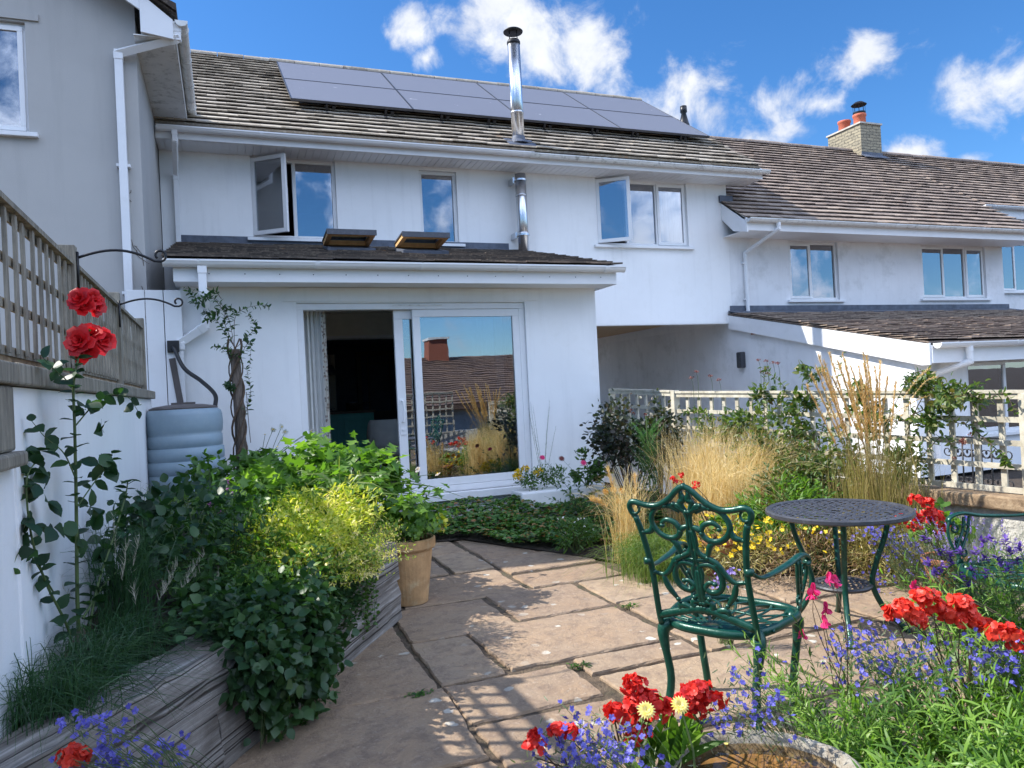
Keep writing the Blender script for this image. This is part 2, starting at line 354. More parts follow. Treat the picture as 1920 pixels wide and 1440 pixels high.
def vec(*a): return np.array(a, float)
LEAF = (np.array([(0, 0, 0), (.22, 0, -.02), (.5, 0, -.04), (.78, 0, -.07), (1, 0, -.15), (.10, -.25, .03), (.30, -.45, .05), (.58, -.42, .04), (.84, -.20, -.03), (.10, .25, .03), (.30, .45, .05), (.58, .42, .04), (.84, .20, -.03)]),
        [(0, 1, 5), (5, 1, 2, 6), (6, 2, 3, 7), (7, 3, 8), (8, 3, 4), (0, 9, 1), (9, 10, 2, 1), (10, 11, 3, 2), (11, 12, 3), (12, 4, 3)])
SMALL = (np.array([(0, 0, 0), (.5, -.5, .08), (1, 0, -.1), (.5, .5, .08)]), [(0, 3, 2), (0, 2, 1)])
NARROW = (np.array([(0, -.3, 0), (0, .3, 0), (.4, .5, .04), (.4, -.5, .04), (.75, .35, -.02), (.75, -.35, -.02), (1, 0, -.14)]),
          [(0, 1, 2, 3), (3, 2, 4, 5), (5, 4, 6)])
LOBED = (np.array([(0, 0, 0), (.1, -.35, .03), (.34, -.22, 0), (.42, -.58, .05), (.62, -.2, -.03), (1, 0, -.16), (.62, .2, -.03), (.42, .58, .05), (.34, .22, 0), (.1, .35, .03), (.4, 0, -.05)]),
         [(0, 10, 2, 1), (2, 10, 4, 3), (4, 10, 5), (0, 9, 8, 10), (8, 7, 6, 10), (6, 5, 10)])
PETAL = (np.array([(0, -.1, 0), (0, .1, 0), (.55, .48, .10), (.55, -.48, .10), (.95, .3, .02), (.95, -.3, .02)]), [(0, 1, 2, 3), (3, 2, 4, 5)])
def unit(a): return a/np.maximum(np.linalg.norm(a, axis=-1, keepdims=True), 1e-9)
class LB:
    """collects many small faces: leaves, blades, petals"""
    def __init__(s): s.V = []; s.F3 = []; s.F4 = []; s.Rn = []; s.n = 0
    def inst(s, tpl, pos, ax, nr, L, W, rnd=None):
        T, F = tpl; pos = np.atleast_2d(pos); N = len(pos)
        if N == 0: return s
        ax = unit(np.atleast_2d(ax)+np.zeros((N, 3))); nr = np.atleast_2d(nr)+np.zeros((N, 3))
        nr = nr-ax*(nr*ax).sum(1, keepdims=True); bad = np.linalg.norm(nr, axis=1) < 1e-4; nr[bad] = np.cross(ax[bad], [1, .3, .2]); nr = unit(nr)
        sd = np.cross(nr, ax); L = np.broadcast_to(L, (N,)); W = np.broadcast_to(W, (N,))
        V = pos[:, None]+T[None, :, 0, None]*(ax*L[:, None])[:, None]+T[None, :, 1, None]*(sd*W[:, None])[:, None]+T[None, :, 2, None]*(nr*L[:, None])[:, None]
        base = s.n+np.arange(N)*len(T)
        for f in F:
            a = base[:, None]+np.array(f)[None]; (s.F3 if len(f) == 3 else s.F4).append(a)
        s.V.append(V.reshape(-1, 3)); s.n += N*len(T)
        rnd = rng.random(N) if rnd is None else np.broadcast_to(rnd, (N,)); s.Rn.append(np.repeat(rnd, len(T))); return s
    def blades(s, base, tip, bend, w, k=5, rnd=None, up=None):
        """curved tapering blades from base to tip, pulled by bend at the middle"""
        base = np.atleast_2d(base); tip = np.atleast_2d(tip); N = len(base); bend = np.atleast_2d(bend)+np.zeros((N, 3)); w = np.broadcast_to(w, (N,))
        t = np.linspace(0, 1, k); P = base[:, None]*(1-t)[None, :, None]+tip[:, None]*t[None, :, None]+bend[:, None]*(4*t*(1-t))[None, :, None]
        d = unit(tip-base); rv = unit(rng.normal(size=(N, 3))); sd = unit(np.cross(d, rv))
        ww = (w[:, None]*(1-t**1.6)[None]*.5+.0002)[..., None]
        V = np.stack([P-sd[:, None]*ww, P+sd[:, None]*ww], 2).reshape(N, -1, 3)
        base_i = s.n+np.arange(N)*2*k
        for i in range(k-1):
            s.F4.append(base_i[:, None]+np.array([2*i, 2*i+1, 2*i+3, 2*i+2])[None])
        s.V.append(V.reshape(-1, 3)); s.n += N*2*k; rnd = rng.random(N) if rnd is None else np.broadcast_to(rnd, (N,)); s.Rn.append(np.repeat(rnd, 2*k)); return s
    def build(s, name, mat, parent=None, local=False, kind=None, label=None):
        me = bpy.data.meshes.new(name); V = np.concatenate(s.V).astype(np.float32)
        F3 = np.concatenate(s.F3) if s.F3 else np.zeros((0, 3), int); F4 = np.concatenate(s.F4) if s.F4 else np.zeros((0, 4), int)
        me.vertices.add(len(V)); me.vertices.foreach_set('co', V.ravel()); nl = F3.size+F4.size
        me.loops.add(nl); me.loops.foreach_set('vertex_index', np.concatenate([F3.ravel(), F4.ravel()]).astype(np.int32))
        me.polygons.add(len(F3)+len(F4)); st = np.concatenate([np.arange(len(F3))*3, F3.size+np.arange(len(F4))*4]).astype(np.int32)
        me.polygons.foreach_set('loop_start', st); me.update(calc_edges=True)
        a = me.attributes.new('rnd', 'FLOAT', 'POINT'); a.data.foreach_set('value', np.concatenate(s.Rn).astype(np.float32))
        o = newobj(name, me, mat, parent, local)
        if kind: o['kind'] = kind
        if label: o['label'] = label
        return o
# ================================================================ SETTING
def structure(o): o['kind'] = 'structure'; return o
g = MB(); g.add([(-1500, -1500, -.06), (1500, -1500, -.06), (1500, 1500, -.06), (-1500, 1500, -.06)], [(0, 1, 2, 3)])
structure(g.build('ground', 'soil'))
# jointing bed under the flags
g = MB(); g.add([(-.3, -4, -.014), (5.0, -4, -.014), (4.4, 7.6, -.014), (-.3, 7.6, -.014)], [(0, 1, 2, 3)]); structure(g.build('joint_bed', 'joint_sand'))
slabs = [(.02, .902, 3.515, 4.72), (-.15, .902, 2.76, 3.49), (-.7, .902, 1.9, 2.73), (.92, 1.24, 3.55, 4.19), (.92, 1.58, 4.22, 4.88), (1.28, 2.27, 3.57, 4.27),
         (1.62, 2.27, 4.32, 4.94), (.92, 1.57, 3.07, 3.51), (.92, 1.585, 2.3, 3.03), (1.62, 2.28, 3.31, 3.53), (1.63, 2.5, 2.62, 3.27), (1.62, 2.5, 1.8, 2.58),
         (1.05, 1.94, 4.93, 5.64), (1.99, 2.72, 4.98, 5.38), (1.99, 2.75, 5.43, 6.02), (1.62, 1.95, 5.69, 6.4), (1.0, 1.58, 5.69, 6.3), (1.0, 1.95, 6.44, 7.2), (1.99, 2.7, 6.06, 7.1),
         (2.32, 3.05, 4.34, 4.93), (2.32, 3.2, 3.79, 4.3), (2.32, 3.4, 3.31, 3.75), (3.24, 4.3, 3.79, 4.8), (3.44, 4.5, 2.9, 3.75), (2.54, 3.4, 2.62, 3.27), (2.54, 3.3, 1.8, 2.58),
         (3.34, 4.6, 1.8, 2.86), (.5, 1.58, 1.4, 2.26), (1.62, 2.6, .9, 1.76), (-.7, .46, 1.2, 1.86), (2.64, 4.4, .9, 1.76), (-.7, 1.5, .2, 1.16), (1.54, 3, .1, .86), (3.04, 4.6, .1, .86), (3.09, 4.2, 4.34, 5.2), (.05, .9, 4.76, 5.6)]
sm = MB()
for (x0, x1, y0, y1) in slabs:
    top = random.uniform(-.004, .006); tx, ty = random.uniform(-.004, .004), random.uniform(-.004, .004); r = random.random()
    out = []
    def edge(p, q, n):
        p, q = Vector(p), Vector(q); nr = Vector((-(q-p).y, (q-p).x)).normalized(); o2 = 0
        for i in range(n):
            o2 = o2*.5+random.uniform(-.007, .007); out.append(p.lerp(q, i/n)+nr*(o2 if i else 0))
    c = [(x0+random.uniform(-.01, .015), y0+random.uniform(-.01, .015)), (x1+random.uniform(-.015, .01), y0+random.uniform(-.01, .015)),
         (x1+random.uniform(-.015, .01), y1+random.uniform(-.015, .01)), (x0+random.uniform(-.01, .015), y1+random.uniform(-.015, .01))]
    for i in range(4): edge(c[i], c[(i+1) % 4], max(5, int((Vector(c[(i+1) % 4])-Vector(c[i])).length/.045)))
    cx, cy = (x0+x1)/2, (y0+y1)/2; k = len(out); vs = []
    for (dz, ins) in ((-.05, 0), (-.009, 0), (0, .008)):
        for p in out:
            d = Vector((cx, cy))-p; q = p+d.normalized()*ins*random.uniform(.5, 1.6) if ins else p
            vs.append((q.x, q.y, top+dz+tx*(q.x-cx)+ty*(q.y-cy)))
    vs.append((cx, cy, top))
    fs = [(j*k+i, j*k+(i+1) % k, (j+1)*k+(i+1) % k, (j+1)*k+i) for j in range(2) for i in range(k)]+[(2*k+i, 2*k+(i+1) % k, 3*k) for i in range(k)]
    sm.add(vs, fs, r)
structure(sm.build('patio', 'sandstone'))
structure(MB().add([(5.3, -3, -.03), (8.44, -3, -.03), (8.44, 18, -.03), (5.3, 18, -.03)], [(0, 1, 2, 3)]).build('path', 'concrete'))

# ================================================================ BUILDING HELPERS
def wall_open(mb, x0, x1, z0, z1, yf, th, ops):
    """wall in the XZ plane, front face at yf, with rectangular openings and their reveals"""
    xs = sorted({x0, x1, *[v for o in ops for v in o[:2]]}); zs = sorted({z0, z1, *[v for o in ops for v in o[2:]]})
    for i in range(len(xs)-1):
        for j in range(len(zs)-1):
            mx, mz = (xs[i]+xs[i+1])/2, (zs[j]+zs[j+1])/2
            if any(o[0] < mx < o[1] and o[2] < mz < o[3] for o in ops): continue
            a, b, c, d = xs[i], xs[i+1], zs[j], zs[j+1]
            mb.add([(a, yf, c), (b, yf, c), (b, yf, d), (a, yf, d)], [(0, 1, 2, 3)], .5)
            mb.add([(a, yf+th, c), (b, yf+th, c), (b, yf+th, d), (a, yf+th, d)], [(3, 2, 1, 0)], .5)
    for (a, b, c, d) in ops:
        mb.add([(a, yf, c), (b, yf, c), (b, yf, d), (a, yf, d), (a, yf+th, c), (b, yf+th, c), (b, yf+th, d), (a, yf+th, d)],
               [(0, 4, 5, 1), (1, 5, 6, 2), (2, 6, 7, 3), (3, 7, 4, 0)], .5)
    return mb
def frame_box(mb, x0, x1, z0, z1, y0, y1, w, r=.5):
    mb.box(x0, x1, y0, y1, z0, z0+w, r).box(x0, x1, y0, y1, z1-w, z1, r).box(x0, x0+w, y0, y1, z0+w, z1-w, r).box(x1-w, x1, y0, y1, z0+w, z1-w, r)
def kid(parent, mb, name, mat, **kw): return mb.build(name, mat, parent, **kw)
def window(house, x0, x1, z0, z1, yf, lights, sill=True, curtain=None, matf='upvc'):
    """lights: list of (fraction x0, fraction x1, 'fixed'|'sash'|'open')"""
    y = yf+.05; m = MB(); frame_box(m, x0, x1, z0, z1, y, y+.07, .05)
    W = x1-x0
    for a, b, k in lights[1:]: m.box(x0+W*a-.025, x0+W*a+.025, y+.003, y+.067, z0+.05, z1-.05)
    fr = m.build('window', matf, house, bevel=.004); LOC[fr.name] = Vector((0, 0, 0))
    off = -Vector(LOC[house.name])
    def sub(mb, name, mat, rot=None, **kw):
        o = mb.build(name, mat, None, **kw); o.parent = fr; o.location = (0, 0, 0); KIDS.setdefault(fr.name, []).append(o); return o
    for a, b, k in lights:
        l, r_ = x0+W*a+(.05 if a == 0 else .027), x0+W*b-(.05 if b == 1 else .027); lo, hi = z0+.052, z1-.052
        if k == 'fixed':
            sub(MB().box(l, r_, y+.03, y+.04, lo, hi), 'pane', 'window_glass')
        elif k == 'sash':
            s2 = MB(); frame_box(s2, l-.02, r_+.02, lo-.02, hi+.02, y-.018, y+.03, .048)
            sub(s2, 'sash', matf, bevel=.004); sub(MB().box(l+.028, r_-.028, y+.0, y+.01, lo+.028, hi-.028), 'pane', 'window_glass')
        else:          # open sash hinged at its left edge, swung out towards the garden
            ang = k; s2 = MB(); frame_box(s2, 0, r_-l+.04, 0, hi-lo+.04, -.045, .0, .055); M = Matrix.Translation((l-.02, y-.012, lo-.02)) @ Matrix.Rotation(-ang, 4, 'Z')
            gl = MB().box(.055, r_-l-.015, -.028, -.018, .055, hi-lo-.015); hd = MB().box(r_-l+.0, r_-l+.03, .0, .02, .5, .62).box(r_-l+.005, r_-l+.02, .02, .035, .42, .56)
            for q, nm, mt in ((s2, 'sash', matf), (gl, 'pane', 'window_glass'), (hd, 'handle', 'upvc')):
                q.v = [tuple(M @ Vector(p)) for p in q.v]; sub(q, nm, mt)
    if sill: sub(MB().box(x0-.08, x1+.08, yf-.06, yf+.06, z0-.045, z0-.002), 'sill', matf, bevel=.004)
    if curtain:
        a, b = curtain; c = MB(); n = 40; vs = []
        for i in range(n+1):
            t = i/n; xx = x0+W*(a+(b-a)*t); yy = y+.16+.03*math.sin(t*38)+.01*math.sin(t*91)
            vs += [(xx, yy, z0), (xx, yy, z1)]
        c.add(vs, [(2*i, 2*i+2, 2*i+3, 2*i+1) for i in range(n)]); sub(c, 'curtain', 'curtain_white', smooth=True)
    return fr
def gutter(parent, x0, x1, y, z, mat='upvc', r=.055, step=.95, joints=()):
    m = MB(); n = 10; prof = [(-math.cos(math.pi*i/n)*r, -math.sin(math.pi*i/n)*r*1.05) for i in range(n+1)]; inn = [(a*.9, b*.9+.001) for a, b in reversed(prof)]
    P = prof+inn; k = len(P); m.prism([(x0, y+a, z+b) for a, b in P], (x1-x0, 0, 0))
    m.prism([(x0-.004, y+a*1.06, z+b*1.06) for a, b in prof], (.006, 0, 0)); m.prism([(x1-.002, y+a*1.06, z+b*1.06) for a, b in prof], (.006, 0, 0))
    m.box(x0, x1, y-r-.006, y-r+.004, z-.012, z+.006)
    x = x0+.3
    while x < x1-.1:
        wd = .05 if int((x-x0)/step) % 3 == 1 else .022
        m.prism([(x, y+a*1.1, z+b*1.1) for a, b in prof]+[(x, y+r*1.0, z+.008), (x, y-r*1.1, z+.008)], (wd, 0, 0)); x += step
    return m.build('gutter', mat, parent, smooth=False)
def tiled(x0, x1, ya, za, yb, zb, gauge=.2, tw=.26, mat='tiles_brown', skip=None, parent=None, name='roof', th=.046, ridge=True):
    """tiled slope rising from eave (ya,za) to (yb,zb)"""
    m = MB(); S = Vector((0, yb-ya, zb-za)); L = S.length; V = S/L; N = Vector((0, -V.z, V.y)); O = Vector((0, ya, za))
    pieces = [(x0+.02, x1-.02, 0, L)] if not skip else [(x0+.02, 1.28, 0, L), (1.28, 1.88, 0, 1.76), (1.28, 1.88, 2.26, L), (1.88, 2.18, 0, L), (2.18, 2.78, 0, 1.50), (2.18, 2.78, 2.0, L), (2.78, x1-.02, 0, L)]
    for (pa, pb_, va, vb) in pieces: m.obox(O+Vector((pa, 0, 0))+V*va-N*.03, (pb_-pa, 0, 0), V*(vb-va), N*.03, .1)
    nc = int(L/gauge)
    for j in range(nc):
        v0 = j*gauge; v1 = min(L, v0+gauge+.04); x = x0-(tw/2 if j % 2 else 0)
        while x < x1:
            a, b = max(x0-random.uniform(0, .012), x+.002), min(x1+random.uniform(0, .012), x+tw-.002)
            xc = x; x += tw
            if b-a < .04: continue
            if skip and skip((a+b)/2, v0): continue
            e = random.uniform(-.006, .008); h = th+random.uniform(-.004, .007); lo = h*.35
            sag = random.uniform(-.004, .004)
            P = lambda xx, v, n_: O+Vector((xx, 0, 0))+V*v+N*n_
            ub = h-.017; m.add([P(a, v0-e, ub), P(b, v0-e, ub), P(b, v1, 0), P(a, v1, 0), P(a, v0-e, h+sag), P(b, v0-e, h-sag), P(b, v1, lo*.3), P(a, v1, lo*.3)],
                  [(4, 5, 6, 7), (0, 1, 5, 4), (1, 2, 6, 5), (3, 0, 4, 7), (3, 2, 1, 0)], random.random())
    if ridge:
        x = x0-.02
        while x < x1:
            l2 = min(.45, x1+.02-x); h = random.uniform(-.006, .006); n = 8
            pr = [(x, yb+.0+math.cos(math.pi*i/n)*.13, zb-.03+h+math.sin(math.pi*i/n)*.10) for i in range(n+1)]
            m.prism(pr, (l2-.012, 0, 0)); x += .45
    return m.build(name, mat, parent)
def downpipe(parent, pts, r=.034, mat='upvc', square=False, clips=(), name='downpipe'):
    m = MB(); n = 4 if square else 12
    for i in range(len(pts)-1):
        p, q = Vector(pts[i]), Vector(pts[i+1]); d = (q-p).normalized()
        m.tube([p-d*(.0 if i == 0 else r*.7), q+d*(r*.7 if i < len(pts)-2 else 0)], r*(1.25 if square else 1), n, up=(1, .999, 0) if square else None)
        m.tube([p+d*.0, p+d*.07], r*(1.25 if square else 1)*1.14, n, up=(1, .999, 0) if square else None)
    for (x, y, z) in clips: m.box(x-r*1.5, x+r*1.5, y-.01, y+r*2, z-.015, z+.015)
    return m.build(name, mat, parent, smooth=False, bevel=.003 if square else 0)

# ================================================================ MAIN HOUSE
YW, YE, FL = 11.0, 8.2, .30
XL, XR = -.70, 8.5
house = thing('white_house', 'white rendered house with solar panels, steel flue and open patio door', 'house', (0, YW, 0))
w1, w2, w3 = (.46, 1.63, 3.74, 4.89), (2.88, 3.47, 3.72, 4.84), (5.88, 7.66, 3.77, 4.89)
m = MB(); wall_open(m, XL, XR, 2.44, 5.0, YW, .28, [w1, w2, w3])
m.add([(XR, YW, 2.44), (XR, 18, 2.44), (XR, 18, 5.0), (XR, YW, 5.0)], [(0, 1, 2, 3)], .5)
m.box(XL, 5.45, 17.9, 18.1, 0, 2.68, .5).box(XL, XR, 17.9, 18.1, 2.68, 5.0, .5)
m.add([(XL, YW, 0), (XL, 18, 0), (XL, 18, 5), (XL, YW, 5)], [(3, 2, 1, 0)], .5)
m.add([(XR, YW, 4.98), (XR, 18, 4.98), (XR, 14.45, 7.6)], [(0, 1, 2)], .5)
m.box(XL, 4.7, YW+.002, YW+.28, 2.3, 2.44, .5)
m.box(5.2, 5.45, YW, 18, 0, 2.44, .5)
m.box(4.4, 5.45, YW+.004, YW+.25, 0, 2.44, .5)
kid(house, m, 'wall', 'render_white')
kid(house, MB().box(5.45, XR-.002, YW+.02, 18, 2.60, 2.68), 'passage_soffit', 'beige_soffit')
kid(house, MB().box(5.4, XR-.004, YW+.004, YW+.14, 2.425, 2.62), 'beam', 'render_white')
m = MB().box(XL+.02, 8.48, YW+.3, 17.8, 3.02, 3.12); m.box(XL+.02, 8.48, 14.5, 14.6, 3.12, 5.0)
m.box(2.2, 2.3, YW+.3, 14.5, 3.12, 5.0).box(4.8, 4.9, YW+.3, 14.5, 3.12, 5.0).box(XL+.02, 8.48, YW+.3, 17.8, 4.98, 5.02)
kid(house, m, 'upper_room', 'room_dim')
window(house, *w1, YW, [(0, .5, R(38)), (.5, 1, 'fixed')])
window(house, *w2, YW, [(0, 1, 'fixed')])
window(house, *w3, YW, [(0, .335, R(34)), (.335, .665, 'fixed'), (.665, 1, 'sash')], curtain=(.68, 1.0))
# roof
EY, EZ, RY, RZ = 10.55, 5.13, 14.45, 7.77
tiled(XL-.05, 8.93, EY, EZ, RY, RZ, .212, .27, 'tiles_brown', parent=house)
m = MB(); m.add([(XL-.05, RY, RZ-.02), (8.93, RY, RZ-.02), (8.93, 18.4, 5.1), (XL-.05, 18.4, 5.1)], [(0, 1, 2, 3)]); kid(house, m, 'rear_roof', 'tiles_dark')
m = MB().box(XL, 8.90, EY-.03, EY, 4.90, 5.06); m.box(XL, 8.90, EY, YW, 4.905, 4.917)
for i in range(95): m.box(XL+i*.1, XL+i*.1+.092, EY+.005, YW-.001, 4.894, 4.9035)
kid(house, m, 'eaves_board', 'upvc')
m = MB(); sl = (RZ-EZ)/(RY-EY)
m.prism([(8.90, EY-.02, 4.90), (8.90, YW, 4.90), (8.90, RY, RZ-.30), (8.90, RY, RZ-.04), (8.90, EY-.02, EZ-.05)], (.025, 0, 0)); m.prism([(8.52, EY+.3, EZ+.02), (8.52, RY, RZ-.28), (8.52, RY, RZ-.2), (8.52, EY+.3, EZ+.12)], (.37, 0, 0))
kid(house, m, 'bargeboard', 'upvc')
gutter(house, XL+.02, 4.55, EY-.09, 5.035); gutter(house, 4.5, 9.0, EY-.09, 5.025, 'upvc_dirty')
downpipe(house, [(-.47, EY-.09, 5.0), (-.47, EY-.09, 4.86), (-.50, YW-.06, 4.55), (-.50, YW-.06, 2.6)], square=True)
# solar panels: four columns, two rows, on hooks
U = Vector((1, 0, 0)); Vv = Vector((0, RY-EY, RZ-EZ)).normalized(); Nn = Vector((0, -Vv.z, Vv.y)); O = Vector((0, EY, EZ))
for row in range(2):
    for col in range(4):
        x = 1.10+col*1.865; v = 1.20+row*1.375
        p = O+U*x+Vv*v+Nn*.13
        m = MB().obox(p, U*1.85, Vv*1.36, Nn*.035, .5)
        pn = kid(house, m, 'solar_panel', 'solar_glass', bevel=.004)
        fr = MB(); q = p+Nn*.002
        fr.obox(q-U*.004-Vv*.004, U*1.858, Vv*.012, Nn*.038).obox(q-U*.004+Vv*1.352, U*1.858, Vv*.012, Nn*.038).obox(q-U*.004, U*.012, Vv*1.36, Nn*.038).obox(q+U*1.842, U*.012, Vv*1.36, Nn*.038)
        o = fr.build('panel_frame', 'bronze_cast', None); o.parent = pn; o.location = (0, 0, 0)
m = MB()
for x in (1.6, 2.5, 3.4, 4.2, 5.2, 6.1, 6.9, 7.9):
    m.obox(O+U*x+Vv*1.02+Nn*.02, U*.035, Vv*.2, Nn*.02).obox(O+U*x+Vv*1.14+Nn*.02, U*.035, Vv*.03, Nn*.11).obox(O+U*(x+.1)+Vv*1.16+Nn*.06, U*.05, Vv*.04, Nn*.05)
m.obox(O+U*1.12+Vv*1.5+Nn*.07, U*7.4, Vv*.04, Nn*.055).obox(O+U*1.12+Vv*3.4+Nn*.07, U*7.4, Vv*.04, Nn*.055)
kid(house, m, 'panel_rail', 'black_metal')
# flue
fx = 4.47; fy = YW-.22
m = MB(); m.tube([(fx-.02, fy, 3.45), (fx-.02, fy, 4.80)], .086, 24).tube([(fx-.02, fy, 5.28), (fx-.02, fy, 6.86)], .098, 24)
for z in (3.85, 4.45, 5.75): m.tube([(fx-.02, fy, z), (fx-.02, fy, z+.03)], .092 if z < 5 else .103, 24)
fl = kid(house, m, 'flue', 'steel', smooth=False)
for p in fl.data.polygons: p.use_smooth = len(p.vertices) == 4
def subpart(par, mb, name, mat, **kw):
    o = mb.build(name, mat, None, **kw); o.parent = par; o.location = (0, 0, 0); KIDS.setdefault(par.name, []).append(o); return o
m = MB().lathe([(.001, .22), (.06, .215), (.13, .185), (.155, .165), (.15, .15), (.001, .16)], (fx-.02, fy, 6.88), 24); m.lathe([(.10, -.02), (.106, -.01), (.106, .02), (.09, .05), (.09, .045)], (fx-.02, fy, 6.86), 24)
for a in range(4): m.tube([(fx-.02+.085*math.cos(a*1.57+.4), fy+.085*math.sin(a*1.57+.4), 6.88), (fx-.02+.085*math.cos(a*1.57+.4), fy+.085*math.sin(a*1.57+.4), 7.05)], .008, 5)
subpart(fl, m, 'cowl', 'dark_cap', smooth=True)
m = MB().lathe([(.16, 0), (.15, .02), (.11, .06), (.10, .12)], (fx-.02, fy, 5.27), 24); m.obox((fx-.25, EY+.02, EZ+.05), (.46, 0, 0), Vv*.32, Nn*.012)
subpart(fl, m, 'flashing_collar', 'lead')
for z in (3.80, 4.66): subpart(fl, MB().box(fx-.14, fx-.10, fy+.02, YW, z, z+.09).tube([(fx-.02, fy, z+.03), (fx-.02, fy, z+.055)], .10, 20), 'bracket', 'steel')
# ---- extension
EL0, ER0 = -.38, 4.30
door = (.74, 3.36, FL, 2.46)
m = MB(); wall_open(m, EL0, ER0, 0, 2.75, YE, .3, [door])
m.box(ER0-.2, ER0, YE+.002, YW, 0, 1.0, .5).box(ER0-.2, ER0, YE+.002, 8.7, 1.0, 2.55, .5).box(ER0-.2, ER0, 10.8, YW, 1.0, 2.55, .5).prism([(ER0-.2, YE+.002, 2.55), (ER0-.2, YW, 2.55), (ER0-.2, YW, 3.5), (ER0-.2, YE+.002, 2.75)], (.2, 0, 0)).add([(EL0, YE, 0), (EL0, YW, 0), (EL0, YW, 3.5), (EL0, YE, 2.75)], [(3, 2, 1, 0)], .5)  # gap in the unseen side wall, added to let daylight into the kitchen
kid(house, m, 'extension_wall', 'render_white')
XE = YE-.36; ZE = 2.84; ZT = 3.62
tiled(-.52, 4.50, XE, ZE, YW, ZT, .2, .27, 'tiles_dark', parent=house, name='extension_roof', ridge=False,
      skip=lambda x, v: (1.26 < x < 1.90 and 1.62 < v < 2.2) or (2.16 < x < 2.80 and 1.38 < v < 1.95))
m = MB().box(-.42, 4.40, XE-.02, XE, 2.62, 2.80).box(-.42, 4.40, XE, YE, 2.625, 2.637); m.box(4.38, 4.41, XE+.001, YW, 2.62, 2.8)
m.prism([(4.40, XE+.002, 2.79), (4.40, YW, ZT-.22), (4.40, YW, ZT-.02), (4.40, XE+.002, ZE-.01)], (.02, 0, 0))
kid(house, m, 'extension_fascia', 'upvc', bevel=.003)
for i in range(14): kid(house, MB().tube([(-.1+i*.33, XE-.0225, 2.70), (-.1+i*.33, XE-.0195, 2.70)], .006, 6), 'screw', 'black_metal')
gutter(house, -.50, 4.47, XE-.075, 2.815, r=.06, step=1.1)
m = MB().box(-.5, 4.28, YW-.014, YW, ZT-.01, ZT+.13).obox((-.5, YW-.25, ZT-.03), (4.75, 0, 0), (0, .24, .058), (0, -.002, .012)); kid(house, m, 'lead_flashing', 'lead')
# splayed render band over the patio door
m = MB(); m.prism([(.60, YE-.014, 2.475), (3.52, YE-.014, 2.475), (3.42, YE-.014, 2.62), (.70, YE-.014, 2.62)], (0, .022, 0)); kid(house, m, 'door_hood', 'render_white')
# diverted downpipe of the extension
downpipe(house, [(-.16, XE-.075, 2.76), (-.16, XE-.075, 2.5), (-.16, YE-.07, 2.42), (-.16, YE-.07, 2.22), (-.40, YE-.07, 2.06), (-.40, YE-.07, 1.98)], r=.042, square=True)
# patio door
m = MB(); frame_box(m, door[0]+.002, door[1]-.002, FL+.002, door[3]-.002, YE+.03, YE+.17, .07); m.box(.6, 3.5, YE-.10, YE+.03, FL-.08, FL)
pd = kid(house, m, 'patio_door', 'upvc', bevel=.004)
m = MB(); frame_box(m, 2.0, 3.29, FL+.075, 2.385, YE+.035, YE+.085, .085); subpart(pd, m, 'fixed_panel', 'upvc', bevel=.004)
subpart(pd, MB().box(2.085, 3.205, YE+.055, YE+.065, FL+.16, 2.30), 'pane', 'window_glass')
m = MB(); frame_box(m, 1.80, 3.10, FL+.075, 2.385, YE+.10, YE+.15, .10); subpart(pd, m, 'sliding_panel', 'upvc', bevel=.004)
subpart(pd, MB().box(1.90, 3.00, YE+.122, YE+.130, FL+.17, 2.29), 'pane', 'window_glass')
m = MB().tube([(1.85, YE+.10, 1.36), (1.85, YE+.05, 1.36), (1.86, YE+.045, 1.25), (1.85, YE+.05, 1.13), (1.85, YE+.10, 1.13)], .012, 8).box(1.82, 1.88, YE+.092, YE+.1, .98, 1.38).tube([(1.85, YE+.08, 1.04), (1.85, YE+.095, 1.04)], .014, 10)
subpart(pd, m, 'handle', 'upvc', smooth=False)
subpart(pd, MB().box(1.78, 2.35, YE+.02, YE+.032, 2.425, 2.44), 'vent_strip', 'upvc_dirty')
m = MB(); frame_box(m, 0, 2.1, 0, 1.55, 0, .06, .06); m.v = [(ER0-.12+b_, 8.7+a_, 1.0+c_) for a_, b_, c_ in m.v]; fill_window = kid(house, m, 'window', 'upvc'); subpart(fill_window, MB().box(ER0-.10, ER0-.09, 8.76, 10.74, 1.06, 2.49), 'pane', 'window_glass')  # unseen side window, added to brighten the kitchen
# curtains inside
def curtain_cloth(name, x0, x1, y, z0, z1, amp, waves, mat, flare=0):
    c = MB(); n, k = 60, 10; vs = []
    for j in range(k+1):
        tz = j/k
        for i in range(n+1):
            t = i/n; xx = x0+(x1-x0)*t*(1-flare*(1-tz)**0+flare*(1-tz)*1.0); yy = y+amp*math.sin(t*waves+tz*.8)+amp*.4*math.sin(t*waves*2.3+tz*2)
            vs.append((xx, yy, z0+(z1-z0)*tz))
    c.add(vs, [(j*(n+1)+i, j*(n+1)+i+1, (j+1)*(n+1)+i+1, (j+1)*(n+1)+i) for j in range(k) for i in range(n)]); o = c.build(name, mat, None, smooth=True); return o
def m_print():
    m2, t, p = material('printed_cloth'); v = worldpos(t)
    vo = t.new('ShaderNodeTexVoronoi', i_Scale=26.0); t.l.new(v, vo.inputs['Vector'])
    c = t.mix(t.ramp(vo.outputs['Distance'], [(.34, 1), (.42, 0)]), (.72, .70, .64), t.ramp(t.noise(9, v), [(.4, (.10, .08, .08)), (.6, (.35, .22, .15))])); t.put(p.inputs['Base Color'], c); p.inputs['Roughness'].default_value = .9
m_print()
c1 = curtain_cloth('curtain', .80, 1.03, YE+.30, FL+.02, 2.5, .03, 30, 'curtain_white'); tag(c1, 'white lined curtain gathered at the left of the open patio door', 'curtain')
